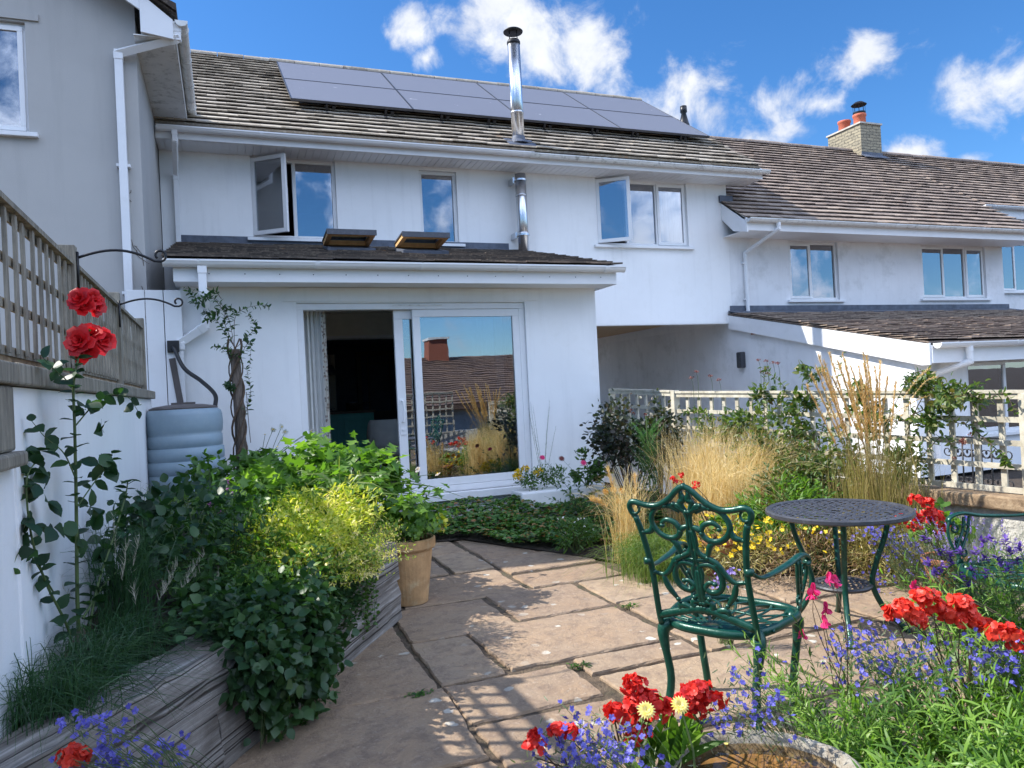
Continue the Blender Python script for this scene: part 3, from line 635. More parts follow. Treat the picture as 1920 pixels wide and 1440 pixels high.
p = curtain_cloth('printed_edge', 1.02, 1.065, YE+.24, FL+.02, 2.5, .015, 16, 'printed_cloth'); p.parent = c1; c1['kind'] = 'thing'
c2 = curtain_cloth('curtain', 2.80, 3.22, YE+.32, FL+.02, 2.5, .035, 46, 'curtain_white'); tag(c2, 'pale curtain hanging behind the glass of the closed patio panel', 'curtain')
# ---- kitchen inside the extension
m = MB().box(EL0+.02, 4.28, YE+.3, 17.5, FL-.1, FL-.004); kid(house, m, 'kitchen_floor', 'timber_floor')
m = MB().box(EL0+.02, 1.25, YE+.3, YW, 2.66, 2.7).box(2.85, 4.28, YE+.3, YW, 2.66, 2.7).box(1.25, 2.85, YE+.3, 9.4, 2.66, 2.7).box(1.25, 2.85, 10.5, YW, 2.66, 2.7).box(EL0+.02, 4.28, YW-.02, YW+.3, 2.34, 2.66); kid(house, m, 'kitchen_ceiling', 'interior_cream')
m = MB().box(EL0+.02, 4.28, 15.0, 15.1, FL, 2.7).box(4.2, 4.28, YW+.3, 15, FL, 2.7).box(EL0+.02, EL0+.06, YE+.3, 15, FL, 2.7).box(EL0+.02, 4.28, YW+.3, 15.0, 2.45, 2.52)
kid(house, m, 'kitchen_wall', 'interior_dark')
kid(house, MB().box(.9, 2.0, 14.7, 14.98, 1.2, 2.3).box(1.2, 1.22, 14.69, 14.7, 1.25, 2.25).box(1.62, 1.64, 14.69, 14.7, 1.25, 2.25), 'kitchen_unit', 'interior_cream')
m = MB(); frame_box(m, 2.45, 3.35, FL, 2.35, 14.9, 14.98, .08); m.box(2.53, 3.27, 14.92, 14.97, FL, 1.15); m.box(2.66, 2.68, 14.9, 14.93, 1.15, 2.27).box(3.1, 3.12, 14.9, 14.93, 1.15, 2.27).box(2.53, 3.27, 14.9, 14.93, 2.1, 2.12)
kid(house, m, 'inner_door', 'upvc', label=None) if False else m.build('inner_door', 'room_dim', house)
x0, x1, yI = 1.25, 2.28, 12.4
isl = thing('kitchen_island', 'teal painted kitchen island seen through the open patio door', 'kitchen island', (1.8, yI, FL))
m = MB().box(x0, x1, yI, yI+.8, FL, FL+.88); kid(isl, m, 'cabinet', 'teal_paint', bevel=.006)
for a in (x0+.05, x0+.54):
    m = MB(); frame_box(m, a, a+.44, FL+.1, FL+.82, yI-.018, yI, .06); m.build('panel_door', 'teal_paint', isl, bevel=.003)
kid(isl, MB().box(x0-.03, x1+.03, yI-.04, yI+.84, FL+.882, FL+.92), 'worktop', 'timber_floor', bevel=.005)
hob = MB().box(1.35, 1.75, yI+.1, yI+.6, FL+.922, FL+.94)
for a in (1.45, 1.62): hob.tube([(a-.08, yI+.35, FL+.965), (a+.08, yI+.35, FL+.965)], .006, 5).tube([(a, yI+.27, FL+.965), (a, yI+.43, FL+.965)], .006, 5).tube([(a, yI+.35, FL+.94), (a, yI+.35, FL+.965)], .03, 10)
tag(hob.build('hob', 'black_metal'), 'black hob on the teal kitchen island', 'hob')
pan = thing('saucepan', 'steel saucepan with long handle on the kitchen island', 'saucepan', (1.98, yI+.3, FL+.92))
m = MB().lathe([(.001, .002), (.105, .002), (.108, .13), (.112, .135), (.10, .13), (.10, .01), (.001, .01)], (1.98, yI+.3, FL+.92), 24); kid(pan, m, 'pot', 'steel', smooth=True)
kid(pan, MB().tube([(2.08, yI+.28, FL+1.03), (2.3, yI+.15, FL+1.07)], .01, 8), 'handle', 'steel')
# pendant lamps
for i, (x, y, z) in enumerate(((1.36, 12.3, 2.03), (1.25, 12.9, 1.86), (1.62, 12.5, 1.83))):
    l = thing('pendant_lamp', ('dark metal pendant lamp hanging highest over the island', 'dark metal pendant lamp nearest the curtain over the island', 'dark metal pendant lamp over the island with pale lower rim')[i], 'lamp', (x, y, z), 'pendant lamps over the kitchen island')
    kid(l, MB().lathe([(.03, .16), (.05, .14), (.09, .06), (.11, 0), (.10, .0), (.08, .06), (.03, .13)], (x, y, z), 20), 'lamp_shade', 'bronze_cast', smooth=True)
    kid(l, MB().tube([(x, y, z+.15), (x, y, 2.45)], .004, 5), 'cord', 'black_metal')
# armchair
ac = thing('armchair', 'white woven tub chair inside the doorway beside the teal island', 'chair', (2.15, 10.5, FL))
cx, cy = 2.12, 10.45; m = MB(); n = 28; vs = []
prof = lambda a: .80 if abs(a) < 1.3 else max(.50, .80-(abs(a)-1.3)*.5)
for i in range(n+1):
    a = -2.1+4.2*i/n; d = Vector((-math.sin(a), -math.cos(a)))       # back towards the garden
    top = prof(a)
    for (rr, z) in ((.26, .34), (.29, .5), (.31, top-.02), (.295, top+.01), (.26, top-.01), (.24, .45)):
        vs.append((cx+d.x*rr, cy+d.y*rr*.95, FL+z))
k = 6; m.add(vs, [(i*k+j, (i+1)*k+j, (i+1)*k+(j+1) % k, i*k+(j+1) % k) for i in range(n) for j in range(k)]+[tuple(range(k)), tuple(n*k+j for j in reversed(range(k)))])
kid(ac, m, 'backrest', 'wicker', smooth=True)
kid(ac, MB().lathe([(.001, .30), (.26, .30), (.28, .36), (.27, .42), (.001, .44)], (cx, cy, FL), 28), 'seat', 'wicker', smooth=True)
for a in (.75, 2.4, 3.9, 5.5): kid(ac, MB().tube([(cx+.2*math.cos(a), cy+.2*math.sin(a), FL+.33), (cx+.25*math.cos(a), cy+.25*math.sin(a), FL)], [.018, .012], 8), 'leg', 'upvc')
kid(ac, MB().tube([(cx-.16, cy-.16, FL+.15), (cx+.16, cy-.16, FL+.15)], .008, 6), 'stretcher', 'upvc')
# roof windows (top-hung, propped open)
for i, (x0, x1, y0) in enumerate(((1.28, 1.88, 9.55), (2.18, 2.78, 9.30))):
    zz = lambda y: ZE+(y-XE)*(ZT-ZE)/(YW-XE)
    V2 = Vector((0, YW-XE, ZT-ZE)).normalized(); N2 = Vector((0, -V2.z, V2.y)); o0 = Vector((x0, y0, zz(y0)))
    m = MB(); WL = x1-x0; LL = .50
    m.obox(o0+N2*.0, (WL, 0, 0), V2*.05, N2*.07).obox(o0+V2*(LL-.05), (WL, 0, 0), V2*.05, N2*.07).obox(o0+V2*.05, (.05, 0, 0), V2*(LL-.1), N2*.07).obox(o0+Vector((WL-.05, 0, 0))+V2*.05, (.05, 0, 0), V2*(LL-.1), N2*.07)
    rw = kid(house, m, 'roof_window', 'lead'); rw['label'] = ('open roof window nearer the main window', 'open roof window with sunlit pine lining')[i]
    subpart(rw, MB().obox(o0+Vector((.055, 0, 0))+V2*.055-N2*.25, (WL-.11, 0, 0), V2*.02, N2*.27).obox(o0+Vector((.055, 0, 0))+V2*.08-N2*.25, (.02, 0, 0), V2*(LL-.16), N2*.27).obox(o0+Vector((WL-.075, 0, 0))+V2*.08-N2*.25, (.02, 0, 0), V2*(LL-.16), N2*.27).obox(o0+Vector((.055, 0, 0))+V2*(LL-.075)-N2*.25, (WL-.11, 0, 0), V2*.02, N2*.27), 'lining', 'pine')
    hinge = o0+V2*(LL-.02)+N2*.07; ang = math.atan2(V2.z, V2.y)-R(19)          # lifted at the lower edge
    d = Vector((0, -math.cos(ang), -math.sin(ang))); nn = Vector((0, -d.z, d.y)); nn = -nn if nn.z < 0 else nn
    s2 = MB(); a0 = hinge
    s2.obox(a0, (WL, 0, 0), d*.06, nn*.05).obox(a0+d*(LL-.06), (WL, 0, 0), d*.06, nn*.05).obox(a0+d*.06, (.06, 0, 0), d*(LL-.12), nn*.05).obox(a0+Vector((WL-.06, 0, 0))+d*.06, (.06, 0, 0), d*(LL-.12), nn*.05)
    subpart(rw, s2, 'sash', 'pine')
    s3 = MB().obox(a0-Vector((.012, 0, 0))+nn*.05, (WL+.024, 0, 0), d*.05, nn*.02).obox(a0-Vector((.012, 0, 0))+d*(LL-.05)+nn*.05, (WL+.024, 0, 0), d*.06, nn*.02).obox(a0-Vector((.012, 0, 0))+nn*.05+d*.05, (.06, 0, 0), d*(LL-.1), nn*.02).obox(a0+Vector((WL-.048, 0, 0))+nn*.05+d*.05, (.06, 0, 0), d*(LL-.1), nn*.02).obox(a0+d*(LL)-Vector((.014, 0, 0)), (WL+.028, 0, 0), d*.012, nn*.07)
    subpart(rw, s3, 'cover_frame', 'bronze_cast')
    subpart(rw, MB().obox(a0+Vector((.06, 0, 0))+d*.06+nn*.03, (WL-.12, 0, 0), d*(LL-.12), nn*.01), 'pane', 'window_glass')
# vent pipe behind the ridge
m = MB().lathe([(.001, 1.05), (.07, 1.05), (.075, .95), (.05, .9), (.09, .72), (.11, .68), (.10, .6), (.085, .58), (.08, 0)], (10.15, 14.0, 6.7), 16)
# ================================================================ NEIGHBOUR (right)
nb = thing('neighbour_house', 'white rendered house next door with brown tiled roof and stone chimney', 'house', (12, 11, 0))
NY, NEY, NEZ, NRY, NRZ, NX0, NX1 = 11.0, 10.36, 4.16, 14.5, 7.08, 8.35, 15.75
nw1 = (9.82, 11.0, 2.84, 3.94); nw2 = (13.15, 14.98, 2.86, 3.95)
m = MB(); wall_open(m, XR+.002, 15.5, 2.3, 4.2, NY, .28, [nw1, nw2]); m.add([(15.5, NY, 0), (15.5, 18, 0), (15.5, 18, 4.2), (15.5, NY, 4.2)], [(0, 1, 2, 3)], .5)
m.add([(XR+.001, 7.3, 0), (XR+.001, 18, 0), (XR+.001, 18, 4.3), (XR+.001, NY, 4.3), (XR+.001, NY, 2.56), (XR+.001, 7.3, 1.66)], [(5, 4, 3, 2, 1, 0)], .5)
kid(nb, m, 'wall', 'render_old')
m = MB(); lw = (9.45, 12.2, .5, 1.52); wall_open(m, XR+.002, 15.5, 0, 1.66, 7.3, .25, [lw]); kid(nb, m, 'lean_to_wall', 'render_white')
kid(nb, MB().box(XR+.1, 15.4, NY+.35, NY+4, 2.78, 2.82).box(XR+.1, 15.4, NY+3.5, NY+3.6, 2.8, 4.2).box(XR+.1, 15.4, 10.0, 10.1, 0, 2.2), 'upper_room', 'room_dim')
window(nb, *nw1, NY, [(0, .46, 'sash'), (.46, 1, 'fixed')], curtain=(.7, .95))
window(nb, *nw2, NY, [(0, .36, 'sash'), (.36, .70, 'fixed'), (.70, 1, 'sash')])
window(nb, *lw, 7.3, [(0, .3, 'sash'), (.3, .65, 'fixed'), (.65, 1, 'sash')], sill=True)
tiled(NX0, NX1, NEY, NEZ, NRY, NRZ, .2, .27, 'tiles_neighbour', parent=nb)
m = MB().add([(NX0, NRY, NRZ-.02), (24, NRY, NRZ-.02), (24, 18.5, 4.2), (NX0, 18.5, 4.2)], [(0, 1, 2, 3)]); kid(nb, m, 'rear_roof', 'tiles_dark')
m = MB().box(NX0+.03, NX1, NEY-.02, NEY, 3.95, 4.14).box(NX0+.03, NX1, NEY, NY, 3.955, 3.965)
m.prism([(NX0+.02, NEY-.03, 3.92), (NX0+.02, NY-.32, 4.00), (NX0+.02, NY, 4.28), (NX0+.02, NY, 4.6), (NX0+.02, NEY-.03, 4.15)], (.03, 0, 0)); kid(nb, m, 'eaves_board', 'upvc')
kid(nb, MB().box(NX0-.02, XR+.1, NY-.05, NY-.002, 4.58, 4.70), 'flashing', 'lead')
gutter(nb, NX0+.02, NX1+.05, NEY-.085, 4.135, 'upvc_dirty', step=.75)
downpipe(nb, [(9.0, NEY-.08, 4.1), (9.0, NEY-.08, 3.98), (8.80, NY-.05, 3.68), (8.80, NY-.05, 2.62)], mat='upvc', clips=[(8.80, NY-.05, 3.5), (8.80, NY-.05, 2.85)])
# lean-to roof
LY, LZ, LT = 6.98, 1.78, 2.60
tiled(XR-.12, 15.7, LY, LZ, NY, LT, .19, .26, 'tiles_neighbour', parent=nb, name='lean_to_roof', ridge=False)
m = MB().prism([(XR-.10, LY, LZ-.30), (XR-.10, LY+.12, LZ-.30), (XR-.10, NY, LT-.27), (XR-.10, NY, LT-.02), (XR-.10, LY, LZ-.02)], (.03, 0, 0)); m.box(XR-.07, 15.6, LY-.02, LY+.0, LZ-.28, LZ-.05).box(XR-.07, 15.6, LY, 7.3, LZ-.28, LZ-.27)
kid(nb, m, 'bargeboard', 'upvc')
gutter(nb, XR-.06, 15.6, LY-.09, LZ-.03, 'upvc', r=.06, step=1.1)
kid(nb, MB().box(XR-.05, 15.6, NY-.02, NY-.002, LT+.0, LT+.14).obox((XR-.1, NY-.3, LT-.03), (7.2, 0, 0), (0, .29, .066), (0, -.003, .014)), 'lead_flashing', 'lead')
downpipe(nb, [(9.0, LY-.09, 1.7), (9.0, LY-.09, 1.50), (8.78, 7.24, 1.36), (8.78, 7.24, .2)], mat='upvc', r=.04, clips=[(8.78, 7.24, 1.15)])
kid(nb, MB().box(XR-.012, XR, 10.30, 10.52, 2.18, 2.42).box(XR-.02, XR-.012, 10.31, 10.51, 2.2, 2.21).box(XR-.02, XR-.012, 10.31, 10.51, 2.28, 2.29).box(XR-.02, XR-.012, 10.31, 10.51, 2.36, 2.37), 'air_brick', 'brick_red')
kid(nb, MB().box(XR-.10, XR, 10.70, 10.84, 1.62, 1.90), 'wall_light', 'bronze_cast', bevel=.02)
# chimney
cxa, cya = 15.42, 14.55
m = MB().box(cxa-.37, cxa+.30, cya-.45, cya+.62, 6.5, 7.66)
ch = kid(nb, m, 'chimney', 'chimney_stone')
subpart(ch, MB().box(cxa-.40, cxa+.33, cya-.48, cya+.65, 7.66, 7.70), 'chimney_cap', 'concrete')
subpart(ch, MB().box(cxa-.38, cxa+.31, cya-.465, cya-.452, 6.5, 6.95).obox((cxa-.42, cya-.62, 6.84-.08), (.78, 0, 0), (0, .16, .113), (0, -.01, .015)), 'chimney_flashing', 'lead')
for x, y in ((cxa-.05, cya+.36), (cxa-.03, cya-.12)):
    subpart(ch, MB().lathe([(.15, 0), (.145, .25), (.165, .27), (.165, .32), (.13, .32), (.12, .1)], (x, y, 7.70), 20), 'chimney_pot', 'pot_red', smooth=True)
m = MB().lathe([(.001, .66), (.10, .64), (.19, .57), (.18, .56), (.001, .58)], (cxa-.03, cya-.12, 7.70), 20).lathe([(.15, .32), (.155, .38), (.13, .38)], (cxa-.03, cya-.12, 7.70), 20)
for a in range(8): m.tube([(cxa-.03+.14*math.cos(a*.785), cya-.12+.14*math.sin(a*.785), 8.03), (cxa-.03+.14*math.cos(a*.785), cya-.12+.14*math.sin(a*.785), 8.28)], .007, 4)
subpart(ch, m, 'chimney_cowl', 'dark_cap')
vp = MB().lathe([(.001, 1.15), (.075, 1.15), (.08, 1.02), (.055, .98), (.10, .78), (.12, .72), (.11, .66), (.085, .62), (.08, 0)], (10.0, 14.3, 6.55), 16)
kid(nb, vp, 'vent_pipe', 'black_metal', smooth=True)
# third house, set back on the same ridge
th = thing('terrace_house', 'white end house of the row with its gutter set back above the neighbour roof', 'house', (19, 12, 0))
s = (NRZ-NEZ)/(NRY-NEY); TEY = 11.55; TEZ = NEZ+s*(TEY-NEY)
tiled(NX1+.02, 24, TEY, TEZ, NRY, NRZ, .2, .27, 'tiles_neighbour', parent=th)
tw_ = (16.55, 18.2, 3.15, 4.3); m = MB(); wall_open(m, 15.52, 24, 0, TEZ-.1, 12.0, .3, [tw_]); kid(th, m, 'wall', 'render_old')
kid(th, MB().box(NX1+.0, 24, TEY-.02, TEY, TEZ-.27, TEZ-.02).box(NX1, 24, TEY, 12, TEZ-.27, TEZ-.26), 'eaves_board', 'upvc')
gutter(th, NX1-.1, 24, TEY-.09, TEZ-.03, 'upvc', step=.9)
kid(th, MB().box(15.6, 23.9, 14, 14.1, 0, 4.7), 'upper_room', 'room_dim')
window(th, *tw_, 12.0, [(0, .5, 'sash'), (.5, 1, 'fixed')])
# ================================================================ LEFT HOUSE
lh = thing('grey_house', 'tall grey rendered house with white downpipe looming at the left', 'house', (-2.5, 8.5, 0))
GY = 8.5; gx = -.71; ax, sl = -2.3, .66; ezz = 5.44; ex = -.30; ezr = at(243, 18, Y=8.24).z+.05; print('ezr', ezr)
lx = at(47, 60, Y=GY).x; lwz1 = at(47, 42, Y=GY).z; lwz0 = at(50, 250, Y=GY).z
lw2 = (lx-1.3, lx, lwz0, lwz1)
m = MB(); wall_open(m, -3.9, gx, 0, ezz, GY, .28, [lw2]); m.add([(-3.9, GY, ezz), (gx, GY, ezz), (gx, GY, ezr-.06+(ex-gx)*sl), (ax, GY, ezr-.06+(ex-ax)*sl), (-3.9, GY, ezr-.06+(ex-gx)*sl)], [(0, 1, 2, 3, 4)], .5)
m.add([(gx, GY, 0), (gx, 14, 0), (gx, 14, ezz), (gx, GY, ezz)], [(0, 1, 2, 3)], .5).add([(-3.9, GY, 0), (-3.9, 14, 0), (-3.9, 14, ezz), (-3.9, GY, ezz)], [(3, 2, 1, 0)], .5)
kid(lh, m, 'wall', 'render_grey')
kid(lh, MB().box(-3.85, gx-.05, GY+1.6, GY+1.7, 0, ezz), 'upper_room', 'room_dim')
window(lh, *lw2, GY, [(0, .5, 'fixed'), (.5, 1, 'sash')])
kid(lh, MB().box(lx-1.5, lx+.12, GY-.02, GY-.001, lwz1+.02, lwz1+.09), 'window_hood', 'render_grey')
m = MB()
for s_ in (1, -1):
    xe = ex if s_ == 1 else 2*ax-ex
    m.add([(xe, GY-.3, ezr), (xe, 14, ezr), (ax, 14, ezr+(ex-ax)*sl), (ax, GY-.3, ezr+(ex-ax)*sl)], [(0, 1, 2, 3)]); m.add([(xe, GY-.3, ezr-.05), (xe, 14, ezr-.05), (ax, 14, ezr-.05+(ex-ax)*sl), (ax, GY-.3, ezr-.05+(ex-ax)*sl)], [(3, 2, 1, 0)])
    for k in range(10):
        t0, t1 = k/10, (k+1)/10; xa, xb = xe+(ax-xe)*t0, xe+(ax-xe)*t1; za = ezr+(ex-ax)*sl*t0; zb = ezr+(ex-ax)*sl*t1
        m.prism([(xa, GY-.32, za-.03), (xb, GY-.32, zb-.03), (xb, GY-.32, zb+.005), (xa, GY-.32, za+.045)], (0, 5.8, 0))
kid(lh, m, 'roof', 'tiles_dark')
m = MB(); yb = GY-.26
for s_ in (1, -1):
    f = (lambda x: x) if s_ == 1 else (lambda x: 2*ax-x)
    m.prism([(f(-.62), yb, ezr+(ex+.62)*sl-.26), (f(ax), yb, ezr+(ex-ax)*sl-.26), (f(ax), yb, ezr+(ex-ax)*sl-.03), (f(-.62), yb, ezr+(ex+.62)*sl-.03)], (0, .03, 0))
m.prism([(-.64, yb-.01, 5.20), (-.34, yb-.01, 5.16), (-.34, yb-.01, 5.36), (-.64, yb-.01, 5.60)], (0, .26, 0)); kid(lh, m, 'bargeboard', 'upvc', bevel=.003)
m = MB().box(-.345, -.32, GY-.24, 13, 5.18, 5.36).box(gx+.001, -.345, GY-.24, 10.9, 5.175, 5.185); zz_ = ezr+(ex+.62)*sl-.075; m.obox((-.60, GY-.235, zz_), (ax+.60, 0, -(ax+.60)*sl), (0, .235, 0), (0, 0, .012)); kid(lh, m, 'soffit', 'upvc_dirty')
# gutter along Y
m = MB(); r = .058; n = 10; prof = [(-math.cos(math.pi*i/n)*r, -math.sin(math.pi*i/n)*r) for i in range(n+1)]; inn = [(a*.9, b*.9) for a, b in reversed(prof)]
m.prism([(-.26+a, GY-.27, 5.36+b) for a, b in prof+inn], (0, 2.6, 0)); m.prism([(-.26+a*1.05, GY-.28, 5.36+b*1.05) for a, b in prof], (0, .012, 0))
for k in range(4): m.prism([(-.26+a*1.12, GY-.1+k*.72, 5.36+b*1.12) for a, b in prof]+[(-.2, GY-.1+k*.72, 5.375), (-.32, GY-.1+k*.72, 5.375)], (0, .03, 0))
kid(lh, m, 'gutter', 'upvc_dirty')
a1 = at(332, 72, Y=GY-.2); a2 = at(222, 100, Y=GY-.06)
downpipe(lh, [(a1.x, GY-.2, 5.33), (a1.x, GY-.2, a1.z), (a2.x, GY-.06, a2.z), (a2.x, GY-.06, .8)], r=.043, square=True, clips=[(a2.x, GY-.06, 3.9), (a2.x, GY-.06, 2.6)])
# dead tendrils on the wall
m = MB()
for k in range(10):
    x = random.uniform(-.86, -.74); z = random.uniform(2.0, 3.8); p = [(x, GY-.004, z)]
    for j in range(5): p.append((p[-1][0]+random.uniform(-.03, .05), GY-.004, p[-1][2]+random.uniform(-.07, .0)))
    m.tube(p, .0025, 4)
tag(m.build('dead_ivy', 'stem_brown'), 'dry dead climber stems clinging to the grey wall beside the downpipe', 'climber remains')
# ================================================================ house opposite (seen mirrored in the door)
op = thing('opposite_house', 'low brown tiled house across the lane seen only as a reflection', 'house', (8, -20, 0))
def tiled_back(x0, x1, ya, za, yb, zb, mat, parent):
    o = tiled(x0, x1, -ya, za, -yb, zb, .3, .5, mat, parent=None); return o
m = MB(); S = Vector((0, -7, 2.3)).normalized(); NN = Vector((0, S.z, -S.y))
for j in range(24):
    for i in range(36):
        p = Vector((-2+i*.5+(.25 if j % 2 else 0), -12.5, 1.0))+S*(j*.31); h = .05+random.uniform(-.006, .01)
        m.add([p, p+U*.49, p+U*.49+S*.34, p+S*.34, p+NN*h, p+U*.49+NN*h, p+U*.49+S*.34+NN*.01, p+S*.34+NN*.01], [(7, 6, 5, 4), (4, 5, 1, 0), (1, 5, 6, 2), (3, 7, 4, 0)])
m.box(-2, 16, -12.6, -12.5, .8, 1.0); kid(op, m, 'roof', 'tiles_opposite')
kid(op, MB().box(-1.8, 15.8, -19.4, -12.9, -.5, .98), 'wall', 'render_grey')
oc = kid(op, MB().box(9.3, 10.25, -19.6, -18.8, 2.6, 4.15), 'chimney', 'brick_red')
subpart(oc, MB().box(9.25, 10.3, -19.7, -18.7, 4.15, 4.25), 'chimney_cap', 'upvc_dirty')
# ================================================================ GARDEN WALLS AND FENCES
gw = thing('garden_wall', 'white rendered retaining wall with dark timber coping along the left side', 'wall', (-.8, 5, 0))
kid(gw, MB().box(-.90, -.66, 2.92, 7.85, 0, 1.50, .5).box(-.90, -.668, .3, 2.92, 0, 1.48, .5), 'wall', 'render_white')
m = MB()
for y in (.3, 2.86, 4.5, 6.2): m.box(-.93, -.625, y, {.3: 2.84, 2.86: 4.49, 4.5: 6.19, 6.2: 7.88}[y], 1.502+random.uniform(0, .004), 1.575+random.uniform(0, .006))
kid(gw, m, 'coping', 'fence_wood', bevel=.008)
kid(gw, MB().box(-.70, -.640, 2.5, 2.84, 1.29, 1.50).box(-.72, -.615, 2.4, 2.88, 1.24, 1.288), 'pier', 'fence_wood', bevel=.01)
def trellis(parent, p, q, z0p, z1p, z0q, z1q, vs, nr, name='trellis_panel', mat='trellis_wood', sw=.038, th=.018, side=1, cap=True):
    """lattice panel between plan points p,q"""
    p, q = Vector((*p, 0)), Vector((*q, 0)); d = q-p; L = d.length; n = Vector((d.y, -d.x, 0)).normalized()*side; m = MB()
    for i in range(nr):
        t = i/(nr-1); a = p+Vector((0, 0, z0p+(z1p-z0p)*t)); b = q+Vector((0, 0, z0q+(z1q-z0q)*t)); e = random.uniform(-.003, .003)
        m.bar(a+n*(-th*.55)+Vector((0, 0, e)), b+n*(-th*.55), th, sw)
    k = max(2, round(L/vs))
    for i in range(k+1):
        t = (i+.0)/k; c = p+d*t; a = c+Vector((0, 0, z0p+(z0q-z0p)*t-.01)); b = c+Vector((random.uniform(-.004, .004), random.uniform(-.004, .004), z1p+(z1q-z1p)*t+.01))
        dd = d.normalized(); m.obox(a+n*(th*.5)-dd*sw/2, dd*sw, n*th, b-a)
    if cap: m.bar(p+Vector((0, 0, z1p+sw/2+.012)), q+Vector((0, 0, z1q+sw/2+.012)), .06, .022)
    return m.build(name, mat, parent)
tf = thing('trellis_fence', 'weathered grey trellis fence standing on the white retaining wall', 'fence', (-.72, 5, 1.57))
py = [.45, 2.4, 4.36, 6.05, 7.74]
for a, b in zip(py[:-1], py[1:]): trellis(tf, (-.72, a+.045), (-.72, b-.045), 1.64, 2.14, 1.64, 2.14, .135 if a < 4 else .105, 4, mat='fence_wood', sw=.034 if a < 4 else .040, th=.010, side=1)
for y in py: kid(tf, MB().box(-.76, -.685, y-.037, y+.037, 1.58, 2.26), 'post', 'fence_wood', bevel=.004)
kid(tf, MB().box(-.79, -.73, .4, 7.8, 1.578, 1.645), 'bottom_rail', 'cap_wood')
for i, (y, zz) in enumerate(((4.36, 2.20), (5.95, 2.16))):
    x0 = -.68; pts = []
    for k in range(15):
        t = k/14; pts.append((x0+.36*t, y, zz+.055*math.sin(t*2.6)-.04*t*t))
    cx, cz, r = x0+.385, zz+.02, .034
    for k in range(14):
        a = -1.9+k*.46; rr = r*(1-.035*k); pts.append((cx+rr*math.cos(a)*1.0, y, cz+rr*math.sin(a)*1.0))
    m = MB().tube(pts, .007, 8).box(x0-.006, x0+.006, y-.01, y+.01, zz-.16, zz+.03)
    tag(m.build('hanging_bracket', 'black_metal', smooth=True), ('black scrolled hanging bracket on the fence post nearer the camera', 'black scrolled hanging bracket on the farther fence post, above the water butt')[i], 'bracket', 'hanging brackets on the trellis posts')
wb = thing('board_fence', 'white vertical board screen filling the gap beside the water butt', 'fence', (-.6, 8.12, 0))
for i in range(3): kid(wb, MB().box(-.86+i*.165, -.86+i*.165+.158, 8.10, 8.125, .3, 2.58), 'board', 'upvc', bevel=.004)
# ---- raised bed of old sleepers
rb = thing('raised_bed', 'raised bed of weathered grey railway sleepers beside the paving', 'raised bed', (0, 4, 0))
D1 = Vector((.545, .838, 0)).normalized(); N1 = Vector((-.838, .545, 0)); S0 = Vector((-.07, 3.12, 0))
def sleeper(p, d, L, z, h, w=.24, n=None, seed=0):
    rs = random.Random(seed); d = d.normalized(); n = n or Vector((-d.y, d.x, 0)); k = 16; prof = []
    base = [(0, 0), (0, h*.33), (0, h*.66), (.012, h-.006), (w*.28, h), (w*.5, h), (w*.75, h), (w-.01, h-.008), (w, h*.5), (w, 0)]
    off = [(rs.uniform(-.006, .006), rs.uniform(-.006, .006)) for _ in base]; m = MB(); vs = []
    crack = rs.choice((3, 4, 5))
    for i in range(k+1):
        t = i/k; c = p+d*(L*t)
        for j, (a, b) in enumerate(base):
            e = rs.uniform(-.005, .005); g = -.014 if j == crack+1 and rs.random() < .7 else 0
            vs.append(c+n*(a+off[j][0]+e)+Vector((0, 0, z+b+(off[j][1]+e if b > 0 else 0)+g)))
    K = len(base); m.add(vs, [(i*K+j, (i+1)*K+j, (i+1)*K+(j+1) % K, i*K+(j+1) % K) for i in range(k) for j in range(K)]+[tuple(range(K)), tuple(k*K+j for j in reversed(range(K)))], rs.random())
    o = m.build('sleeper', 'sleeper_wood', None); a = math.atan2(d.y, d.x); o.parent = rb
    # object coordinates along the grain: bake the turn into the object
    Mt = Matrix.Translation(p) @ Matrix.Rotation(a, 4, 'Z'); o.data.transform(Mt.inverted()); o.location = p-LOC[rb.name]; o.rotation_euler = (0, 0, a); KIDS.setdefault(rb.name, []).append(o); return o
st = S0-D1*1.12
sleeper(st, D1, 1.34, .235, .225, seed=1); sleeper(st-N1*.012, D1, 1.1, .0, .232, seed=2)
sleeper(S0+D1*.235, D1, 1.70, .245, .235, seed=3); sleeper(S0-D1*.01-N1*.006, D1, 1.93, .0, .24, seed=4)
E1 = S0+D1*1.93
sleeper(E1+N1*.0+Vector((-.03, .01, 0)), Vector((-.05, 1, 0)), 2.6, .25, .225, seed=5); sleeper(E1+Vector((-.02, .01, 0)), Vector((-.05, 1, 0)), 2.6, .0, .245, seed=6)
m = MB(); pts = [(-.66, 2.25), (-.12+.0, 3.1), (.80, 4.72), (.72, 7.0), (.72, 8.19), (-.66, 8.19)]
m.add([(*p, .40) for p in pts], [tuple(range(6))]); structure(m.build('bed_soil', 'soil'))
# beds on the right and in front of the door
m = MB(); m.add([(*p, .012) for p in ((2.05, 6.95), (2.85, 5.3), (2.95, 4.9), (3.5, 4.35), (4.9, 3.6), (5.0, 3.4), (4.6, 8.15), (2.0, 8.15))], [tuple(range(8))]); m.add([(*p, .01) for p in ((.95, 7.15), (2.05, 6.9), (2.1, 8.15), (.75, 8.15))], [(0, 1, 2, 3)])
structure(m.build('border_soil', 'soil'))
